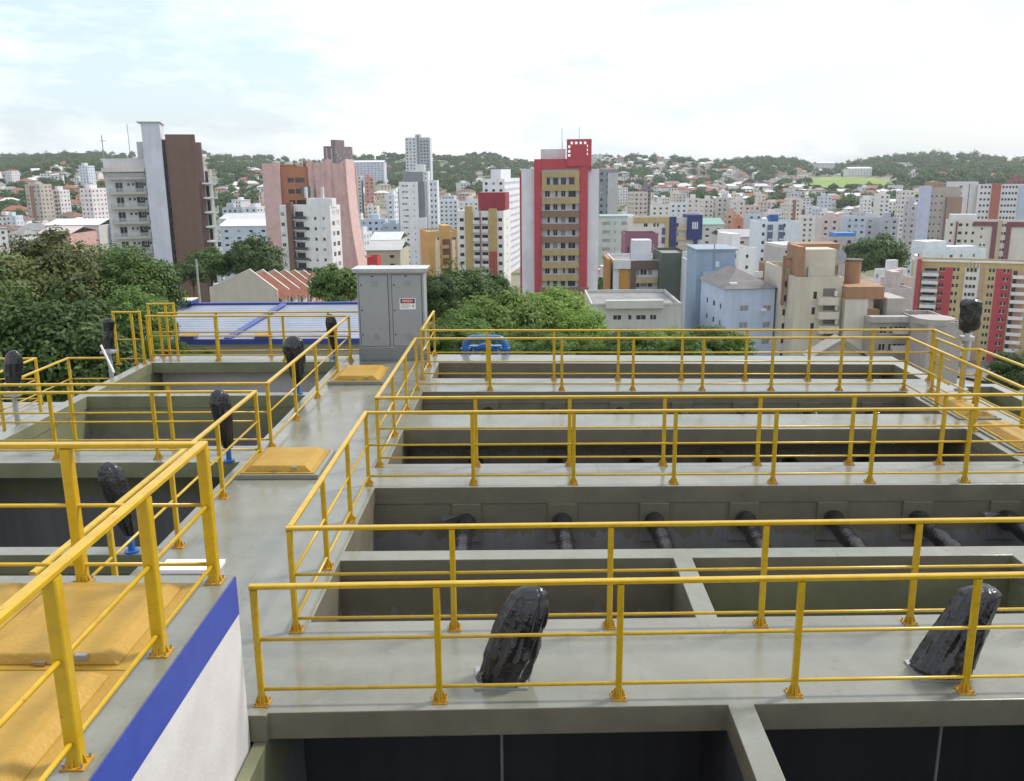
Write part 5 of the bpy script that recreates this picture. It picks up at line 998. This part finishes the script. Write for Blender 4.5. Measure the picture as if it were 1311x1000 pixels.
# ------------------------------------------------------------------ low building with the pale blue roof
def blue_roof():
    y0, y1 = 44.0, 49.2; A = uy(196, 436, y0); B = uy(470, 436, y0); zt0 = A.z; ztop = uy(300, 390, y1).z; xl, xr = uy(170, 436, y0).x, B.x+1.5; xl2, xr2 = uy(186, 390, y1).x, uy(475, 390, y1).x
    xl = min(xl, xl2); xr = max(xr, xr2)
    root = empty('blue_roofed_hall', ((xl+xr)/2, (y0+y1)/2, T(-14, 47)-.5), 'low building with pale blue ribbed roof and blue eave behind the back railing', 'building')
    MB().box(xl+.3, xr-.3, y0+.4, y1+5, T(-14, 47)-1, zt0-.3).build('wall', paint((.42, .39, .34)), root)
    rm = mat('blue_roof_sheet', (.29, .325, .39), .6, var=.10, scale=.6, col2=(.22, .255, .325)); n, l, bb = nodes(rm)
    m_ = MB(); p = [(xl, y0, zt0), (xr, y0, zt0), (xr, y1, ztop), (xl, y1, ztop)]; m_.hexa([(q[0], q[1], q[2]-.15) for q in p]+p); rf = m_.build('roof', rm, root)
    m_ = MB(); p = [(xl, y1+.01, ztop), (xr, y1+.01, ztop), (xr, y1+5, ztop-2.5), (xl, y1+5, ztop-2.5)]; m_.hexa([(q[0], q[1], q[2]-.15) for q in p]+p); m_.build('rear_roof', rm, root)
    dz = ztop-zt0
    for k in range(1, 16):                            # overlapping courses of sheets
        t = k/16; y = y0+(y1-y0)*t; z = zt0+dz*t; m_ = MB(); m_.bar((xl, y, z+.003), (xr, y, z+.003), .035, .01); m_.build('sheet_lap', rm, rf)
    bl = mat('roof_trim_blue', (.035, .06, .30), .5)
    MB().box(xl-.05, xr+.05, y0-.12, y0-.01, zt0-.2, zt0+.06).build('eave_band', bl, root); MB().box(xl, xr, y1-.1, y1+.2, ztop+.005, ztop+.1).build('ridge_cap', bl, root)
    a = uy(290, 434, y0); c = uy(365, 392, y1); m_ = MB(); m_.bar((a.x, y0+.1, zt0+.07), (c.x, y1-.2, ztop+.05), .38, .06); m_.build('valley_strip', mat('strip_blue', (.09, .13, .34), .6), root)
    for px, py in ((243, 432), (338, 433)):
        q = uy(px, py, y0+.2); e = MB().box(q.x-.35, q.x+.35, y0-.2, y0+.4, zt0+.05, zt0+.24).build('roof_vent', bl, root); MB().box(q.x-.4, q.x+.4, y0-.23, y0+.42, zt0+.241, zt0+.28).build('vent_cap', FRP, e)
    q = uy(241, 389, y1); e = MB().box(q.x-.4, q.x+.4, y1-.6, y1+.3, ztop+.12, ztop+.3).build('roof_vent', bl, root); MB().box(q.x-.44, q.x+.44, y1-.7, y1+.4, ztop+.301, ztop+.36).build('vent_cap', paint((.6, .5, .4)), e)
    FOOT.append(((xl+xr)/2, 47, 8))
blue_roof()
# utility poles between the left trees and tower
for k, (x, yt, D) in enumerate(((212, 338, 62), (224, 346, 66), (251, 332, 70), (640, 360, 60))):
    p = uy(x, yt, D); root = empty('utility_pole', (p.x, D, T(p.x, D)), ['leftmost slim concrete pole by the left trees', 'second concrete pole by the left trees', 'concrete pole before the brown slab tower', 'thin pole among the central green trees'][k], 'pole', 'utility poles')
    MB().tube([(p.x, D, T(p.x, D)-.5), (p.x, D, p.z)], [.14, .08], 8).build('shaft', CONC, root)
    if k == 0: MB().box(p.x-.55, p.x+.55, D-.05, D+.05, p.z-.5, p.z-.42).build('crossarm', CONC, root)
def yard():                                      # paved yard with a low white wall behind the far right corner
    m_ = MB(); P = [(1165, 470), (1311, 500), (1330, 470), (1240, 446), (1170, 448)]; q = []
    for x, y in P: p = hit(x, y, 30, 400); q.append((p.x, p.y, T(p.x, p.y)+.25))
    m_.face(q); tag(m_.build('paved_yard', mat('yard_asphalt', (.16, .16, .17), .8, var=.15, scale=.5)), kind='structure')
    for k, (xa, ya, xb, yb, hh, lab) in enumerate(((1222, 462, 1292, 458, 1.6, 'low white boundary wall right of the tall grey post'), (1150, 452, 1206, 450, 1.8, 'pale garden wall behind the railing corner'))):
        a, c = hit(xa, ya, 30, 400), hit(xb, yb, 30, 400); zz = min(T(a.x, a.y), T(c.x, c.y))-.5; root = empty('boundary_wall', (a.x, a.y, zz), lab, 'wall')
        m_ = MB(); h2 = hh+.5; d = (c-a); d.z = 0; d.normalize(); nrm = Vector((-d.y, d.x, 0))*.1
        A, C_ = Vector((a.x, a.y, zz)), Vector((c.x, c.y, zz)); up = Vector((0, 0, h2+.8)); m_.hexa([A-nrm, C_-nrm, C_+nrm, A+nrm, A-nrm+up, C_-nrm+up, C_+nrm+up, A+nrm+up]); m_.build('wall', WHITEW, root)
        m_ = MB(); n2 = nrm*1.6; u2 = up+Vector((0, 0, .002)); u3 = u2+Vector((0, 0, .1)); m_.hexa([A-n2+u2, C_-n2+u2, C_+n2+u2, A+n2+u2, A-n2+u3, C_-n2+u3, C_+n2+u3, A+n2+u3]); m_.build('coping', CONC, root)
yard()

# ------------------------------------------------------------------ small houses
def house_mesh(kind, wc, rc):
    m_ = MB(); w, d, h = [(9, 8, 3.2), (11, 8, 6), (8, 7, 3.2), (12, 9, 5.5), (10, 9, 8.5)][kind]
    m_.box(-w/2, w/2, -d/2, d/2, -4, h); e = .6
    if kind in (0, 1):
        for s in (-1, 1): m_.face([(-w/2-e, s*(d/2+e), h-.2), (w/2+e, s*(d/2+e), h-.2), (w/2+e, 0, h+2.1), (-w/2-e, 0, h+2.1)], 1)
        for s in (-1, 1): m_.face([(s*w/2, -d/2, h), (s*w/2, d/2, h), (s*w/2, 0, h+2)])
    elif kind in (2, 3):
        A, B, C, D = (-w/2-e, -d/2-e, h), (w/2+e, -d/2-e, h), (w/2+e, d/2+e, h), (-w/2-e, d/2+e, h); r1, r2 = (-w*.2, 0, h+2.2), (w*.2, 0, h+2.2)
        for f in ((A, B, r2, r1), (B, C, r2), (C, D, r1, r2), (D, A, r1)): m_.face(f, 1)
    else:
        m_.box(-w/2-.3, w/2+.3, -d/2-.3, d/2+.3, h, h+.5, 1); m_.box(-1.5, 1.5, -1.5, 1.5, h+.5, h+2.2)
    for s in (-.3, 0, .3):                            # window recess boxes, proud dark panes
        for z in ([1.0] if h < 5 else [1.0, 3.8] if h < 7 else [1.0, 3.8, 6.4]): m_.box(w*s-.6, w*s+.6, -d/2-.04, -d/2+.02, z, z+1.2, 2)
    return m_.mesh('house', [paint(wc), {'t': TERRA, 'g': ROOFG, 'w': ROOFW, 'b': mat('roof_brown', (.20, .12, .09), .85, var=.15)}[rc], GLASS])
HM = []
for wn, wc in (('white', (.66, .65, .63)), ('cream', (.60, .54, .42)), ('grey', (.44, .44, .44)), ('salmon', (.52, .34, .27)), ('pale blue', (.46, .53, .60))):
    for rc, rn in (('t', 'terracotta'), ('g', 'grey'), ('w', 'pale'), ('b', 'brown')):
        for kind in ((0, 3) if wn != 'white' else (0, 1, 2, 3, 4)): HM.append((wn, rn, kind, house_mesh(kind, wc, rc)))
CELL = {}; DONE = [0]
def ok(p, r):                                      # clear of everything placed so far, looked up by 40 m cells
    for q in FOOT[DONE[0]:]: CELL.setdefault((int(q[0]//40), int(q[1]//40)), []).append(q)
    DONE[0] = len(FOOT); i, j = int(p.x//40), int(p.y//40)
    for a in (-1, 0, 1):
        for c in (-1, 0, 1):
            for q in CELL.get((i+a, j+c), ()):
                if (p.x-q[0])**2+(p.y-q[1])**2 <= (q[2]+r)**2: return False
    return True
REG = [('left hillside', -20, 150, 208, 305, 150), ('left valley floor', -10, 140, 285, 318, 40), ('hillside left of the pink net', 280, 350, 208, 262, 70), ('slope behind the slim tower', 455, 670, 212, 262, 75), ('central far hillside', 760, 960, 200, 252, 260),
       ('valley right of centre', 790, 1170, 245, 300, 150), ('right far hillside', 950, 1130, 215, 262, 110), ('right wooded slope', 1120, 1330, 212, 238, 24), ('valley floor left of centre', 283, 520, 262, 325, 45)]
HP = []
for nm, x0, x1, y0, y1, n in REG:
    t = 0; c = 0
    while c < n and t < n*14:
        t += 1; x = random.uniform(x0, x1); y = random.uniform(y0, y1); p = hit(x, y)
        if p is None or p.y < 250 or not ok(p, 5) or (1028 < x < 1160 and 225 < y < 250): continue
        c += 1; HP.append((p, nm)); FOOT.append((p.x, p.y, 3.5))
HP.sort(key=lambda q: q[0].y)
rest = MB(); rest_m = []
for k, (p, nm) in enumerate(HP):
    wn, rn, kind, me = random.choice(HM[:16]*2+HM[16:]); rz = random.uniform(-.7, .7); s = random.uniform(.85, 1.35)
    o = link('house', me, None, (p.x, p.y, T(p.x, p.y)), rz); o.scale = (s, s, s*random.uniform(.85, 1.15))
    if k < 300: tag(o, '%s house with %s roof on the %s' % (wn, rn, nm), 'house', 'houses on the '+nm)
    else: rest_m.append(o)
def join_stuff(objs, name, label, cat):
    V = []; Fc = []; MI = []; mats = []; off = 0
    for o in objs:
        me = o.data; n = len(me.vertices); co = np.empty(n*3); me.vertices.foreach_get('co', co); co = co.reshape(-1, 3)
        c, s_ = math.cos(o.rotation_euler.z), math.sin(o.rotation_euler.z); co = co*np.array(o.scale); co = np.c_[co[:, 0]*c-co[:, 1]*s_, co[:, 0]*s_+co[:, 1]*c, co[:, 2]]+np.array(o.location); V.append(co)
        idx = []
        for m in me.materials:
            if m not in mats: mats.append(m)
            idx.append(mats.index(m))
        for p in me.polygons: Fc.append([v+off for v in p.vertices]); MI.append(idx[p.material_index])
        off += n; bpy.data.objects.remove(o)
    me = bpy.data.meshes.new(name); me.from_pydata(np.concatenate(V).tolist(), [], Fc)
    for m in mats: me.materials.append(m)
    me.polygons.foreach_set('material_index', MI); o = link(name, me); tag(o, label, cat, kind='stuff'); return o
if rest_m: join_stuff(rest_m, 'distant_houses', 'mass of tiny houses covering the farthest hillsides', 'houses')

# ------------------------------------------------------------------ trees
def quads_mesh(name, P, Nn, size, m, asp=.6, rg=rng):
    n = len(P); t = rg.normal(size=(n, 3)); t -= (t*Nn).sum(1)[:, None]*Nn; t /= np.linalg.norm(t, axis=1)[:, None]+1e-9; u = np.cross(Nn, t)
    s = (size*rg.uniform(.6, 1.4, n))[:, None]; bend = Nn*s*.18
    V = np.stack([P-t*s, P-u*s*asp*.9+bend*.3, P+t*s, P+u*s*asp*.9+bend*.3], 1).reshape(-1, 3)
    me = bpy.data.meshes.new(name); me.vertices.add(4*n); me.vertices.foreach_set('co', V.ravel()); me.loops.add(4*n); me.loops.foreach_set('vertex_index', np.arange(4*n)); me.polygons.add(n)
    me.polygons.foreach_set('loop_start', np.arange(0, 4*n, 4)); me.polygons.foreach_set('loop_total', np.full(n, 4)); me.materials.append(m); me.update(); return me
def crown_pts(nclump, per, rx, rz, cr, sd_, lump=.35):
    g = np.random.default_rng(sd_); d = g.normal(size=(nclump, 3)); d /= np.linalg.norm(d, axis=1)[:, None]; d[:, 2] = np.where(d[:, 2] < -.45, -d[:, 2], d[:, 2])
    rad = g.uniform(.45, 1.0, nclump)**.6*(1+lump*(g.random(nclump)-.5)); C = d*rad[:, None]*np.array([rx, rx, rz]); cs = cr*g.uniform(.6, 1.35, nclump)
    k = np.repeat(np.arange(nclump), per); e = g.normal(size=(len(k), 3)); e /= np.linalg.norm(e, axis=1)[:, None]; rr = g.uniform(.35, 1, len(k))**.5
    P = C[k] + e*(rr*cs[k])[:, None]*np.array([1, 1, .7]); Nn = e*.7 + d[k]*.5 + g.normal(size=(len(k), 3))*.45 + np.array([0, 0, .35]); Nn /= np.linalg.norm(Nn, axis=1)[:, None]
    return P, Nn, C
def tree_meshes(name, m, rx, rz, nclump, per, cr, leaf, h, sd_):
    P, Nn, C = crown_pts(nclump, per, rx, rz, cr, sd_); cm = quads_mesh('crown', P, Nn, leaf, m)
    t = MB(); r = random.Random(sd_); t.tube([(0, 0, -1.5), (.03*rx, 0, h*.5), (0, .1, h*.95), (0, 0, h)], [.09*rx*.8, .07*rx*.8, .05*rx*.8, .04*rx], 8)
    l = MB()
    for c in C[:26]:
        c = Vector(c)*.85; s = Vector((0, 0, -rz*r.uniform(.1, .8))); md = s.lerp(c, .5)+Vector((0, 0, .08*rz)); l.tube([s, md, c], [.028*rx, .016*rx, .006*rx], 5)
    l.tube([(0, 0, -rz), (.03*rx, 0, 0), (0, .04*rx, rz*.5)], [.045*rx, .035*rx, .012*rx], 7)
    return cm, t.mesh('trunk', BARK, True), l.mesh('branches', BARK, True)
TM = {}
def tree(label, x, ybase, ytop, D, kind, wpx, group=None, zb=None, name='tree', squash=1.0):
    """crown centre column x, top row ytop, at depth D"""
    top = uy(x, ytop, D); z = zb if zb is not None else T(top.x, D); R = wpx/2/FPX*D; H = top.z-z
    me = TM[kind]; root = empty(name, (top.x, D, z), label, 'tree' if name != 'shrub' else 'shrub', group)
    h, rx, rz = me[2]; s = R/rx; cz = top.z - rz*s*squash*1.06; rot = random.uniform(0, 6.28)
    o = link('crown', me[0], root, (0, 0, cz-z)); o.scale = (s, s, s*squash); o.rotation_euler.z = rot
    o2 = link('branches', me[3], root, (0, 0, cz-z)); o2.scale = (s, s, s*squash); o2.rotation_euler.z = rot
    o = link('trunk', me[1], root); o.scale = (s, s, max(.2, (cz-z)/h)); o.rotation_euler.z = rot
    FOOT.append((top.x, D, R*.8))
for k, (nm, m, rx, rz, nc, per, cr, lf, h) in enumerate((('big', LEAF_O, 3.6, 3.2, 170, 190, .9, .115, 4.2), ('big2', LEAF_M, 3.4, 3.2, 160, 190, .9, .115, 4.0), ('dark', LEAF_D, 3.2, 3.2, 150, 180, .9, .125, 4.0), ('light', LEAF_L, 2.6, 2.2, 130, 170, .75, .095, 1.8),
        ('mid', LEAF_D, 3, 2.7, 90, 110, .95, .19, 3.6), ('mid2', LEAF_M, 3, 2.6, 90, 110, .95, .19, 3.2))):
    cm, tmsh, lmsh = tree_meshes(nm, m, rx, rz, nc, per, cr, lf, h, 50+k); TM[nm] = (cm, tmsh, (h, rx, rz), lmsh)
for a in (('olive-green tree at the far left edge of the left clump', -10, 0, 322, 36, 'big', 170), ('tall olive tree second from the left frame edge', 48, 0, 304, 38, 'big', 165), ('bright green tree right of the olive tree', 112, 0, 318, 42, 'big2', 140), ('green tree at the right end of the left clump', 164, 0, 322, 40, 'big2', 112), ('dark tree filling the left edge behind the pipe gallery', -10, 0, 372, 29, 'dark', 200), ('lower dark tree behind the ladder guard frames', 84, 0, 380, 30, 'dark', 170), ('small green tree at the corner of the blue roof', 168, 0, 372, 34, 'big2', 96)):
    tree(*a, group='trees left of the tanks')
for a in (('dark evergreen tree right of the cabinet', 585, 0, 344, 52, 'dark', 92), ('dark evergreen tree below the ochre and white block', 622, 0, 350, 56, 'dark', 70), ('dark tree directly behind the cabinet edge', 556, 0, 352, 48, 'dark', 60), ('wide light green tree behind the blue pipes', 640, 0, 376, 36, 'light', 130), ('light green tree below the red tower', 703, 0, 372, 38, 'light', 110), ('lower bright green tree at the end of the central thicket', 742, 0, 396, 36, 'light', 70), ('leafy green tree low behind the blue pipes', 595, 0, 398, 34, 'big2', 80)):
    tree(*a, group='trees behind the tanks')
for a in (('round dark tree before the tower balconies', 322, 0, 306, 150, 'mid', 68), ('dark tree at the foot of the brown slab', 268, 0, 320, 150, 'mid', 50), ('dark tree left of the round dark tree', 245, 0, 335, 146, 'mid', 40), ('rounded green tree right of the terraced houses', 430, 0, 341, 84, 'mid2', 66), ('small green tree between the terraced houses and white block', 404, 0, 345, 160, 'mid2', 50), ('small dark tree behind the pale blue hipped roof', 979, 0, 348, 150, 'mid', 22), ('green shrub tree by the low grey house', 768, 0, 356, 200, 'mid2', 24),
          ('broad dark tree left of the white long building', 1130, 0, 303, 270, 'mid', 62), ('dark tree beside the broad dark tree', 1104, 0, 310, 280, 'mid', 40), ('dark green tree at the right edge behind the railing', 1302, 0, 452, 46, 'dark', 60)):
    tree(*a, group='single trees in town')
ORDS = 'first second third fourth fifth sixth seventh eighth ninth tenth eleventh twelfth thirteenth fourteenth fifteenth sixteenth'.split()
for k in range(16):
    x = 560+k*24.5+random.uniform(-6, 6)
    tree('%s bushy shrub from the left along the back railing' % ORDS[k], x, 0, random.uniform(418, 432), random.uniform(28, 33), random.choice(['light', 'big2', 'big2']), random.uniform(46, 70), group='shrubs behind the back railing '+('left' if x < 760 else 'right'), name='shrub')
for x, yt, D, wp, lb in ((225, 438, 27, 44, 'middle'), (262, 446, 27, 26, 'rightmost'), (200, 428, 28, 38, 'leftmost')): tree(lb+' low shrub in front of the blue roofed building', x, 0, yt, D, 'big2', wp, group='shrubs by the blue roof', name='shrub')
# woods and hillside trees that read as one mass
def woods():
    P0, N0, _ = crown_pts(22, 22, 3, 2.7, 1.15, 99); P1, N1, _ = crown_pts(22, 22, 2.6, 3.2, 1.1, 98)
    PP = []; NN = []
    def add(p, s):
        a = rng.uniform(0, 6.28); c, s_ = math.cos(a), math.sin(a); A, B = (P0, N0) if rng.random() < .6 else (P1, N1); M_ = np.array([[c, -s_, 0], [s_, c, 0], [0, 0, 1]])
        PP.append((A@M_.T)*s+np.array([p.x, p.y, T(p.x, p.y)+2.6*s])); NN.append(B@M_.T)
    Rg = [(-30, 160, 203, 222, 230), (-20, 150, 222, 310, 130), (275, 350, 203, 225, 90), (280, 350, 225, 265, 60), (440, 520, 198, 240, 120), (545, 680, 192, 250, 190), (755, 960, 192, 202, 130), (760, 960, 202, 262, 220), (940, 1130, 200, 228, 260), (960, 1160, 228, 270, 150), (1095, 1340, 196, 240, 420), (790, 1170, 262, 300, 60), (285, 520, 265, 325, 40)]
    for x0, x1, y0, y1, n in Rg:
        for _ in range(int(n*1.45)):
            x, y = random.uniform(x0, x1), random.uniform(y0, y1)
            if 1035 < x < 1155 and 228 < y < 245: continue
            p = hit(x, y)
            if p is None or not ok(p, 3): continue
            for q in range(random.choice([1, 1, 2, 3])):
                w = Vector((p.x+random.gauss(0, 7)*(q > 0), p.y+random.gauss(0, 7)*(q > 0), 0))
                if ok(w, 2): add(w, random.uniform(1.0, 2.0)*(1.0 if p.y < 1200 else 1.3))
    for k in range(420):                              # wood along the skyline
        x = random.uniform(-40, 1350); Y = random.uniform(1850, 2250); q = uy(x, 215, Y); add(q, random.uniform(1.3, 2.3)*(1.5 if x > 1095 else 1.0))
    P = np.concatenate(PP); Nn = np.concatenate(NN); o = link('hillside_woods', quads_mesh('hillside_woods', P, Nn, .95, LEAF_W)); tag(o, 'dark green woods scattered over the far hills and between houses', 'woods', kind='stuff')
LEAF_W = leafmat('leaf_woods', (.028, .062, .018), (.105, .165, .04), .25)
woods()

# ------------------------------------------------------------------ the air over the valley
hz = bpy.data.materials.new('haze_air'); hz.use_nodes = True; n = hz.node_tree.nodes; n.remove(n['Principled BSDF']); v = n.new('ShaderNodeVolumePrincipled')
v.inputs['Color'].default_value = (.90, .95, 1, 1); v.inputs['Density'].default_value = 1e-4; v.inputs['Anisotropy'].default_value = .2; hz.node_tree.links.new(v.outputs[0], n['Material Output'].inputs['Volume'])
MB().box(-4600, 4600, -420, 3900, -75, 125).build('haze', hz); tag(bpy.data.objects['haze'], 'thin pale haze over the town', 'haze', kind='stuff')
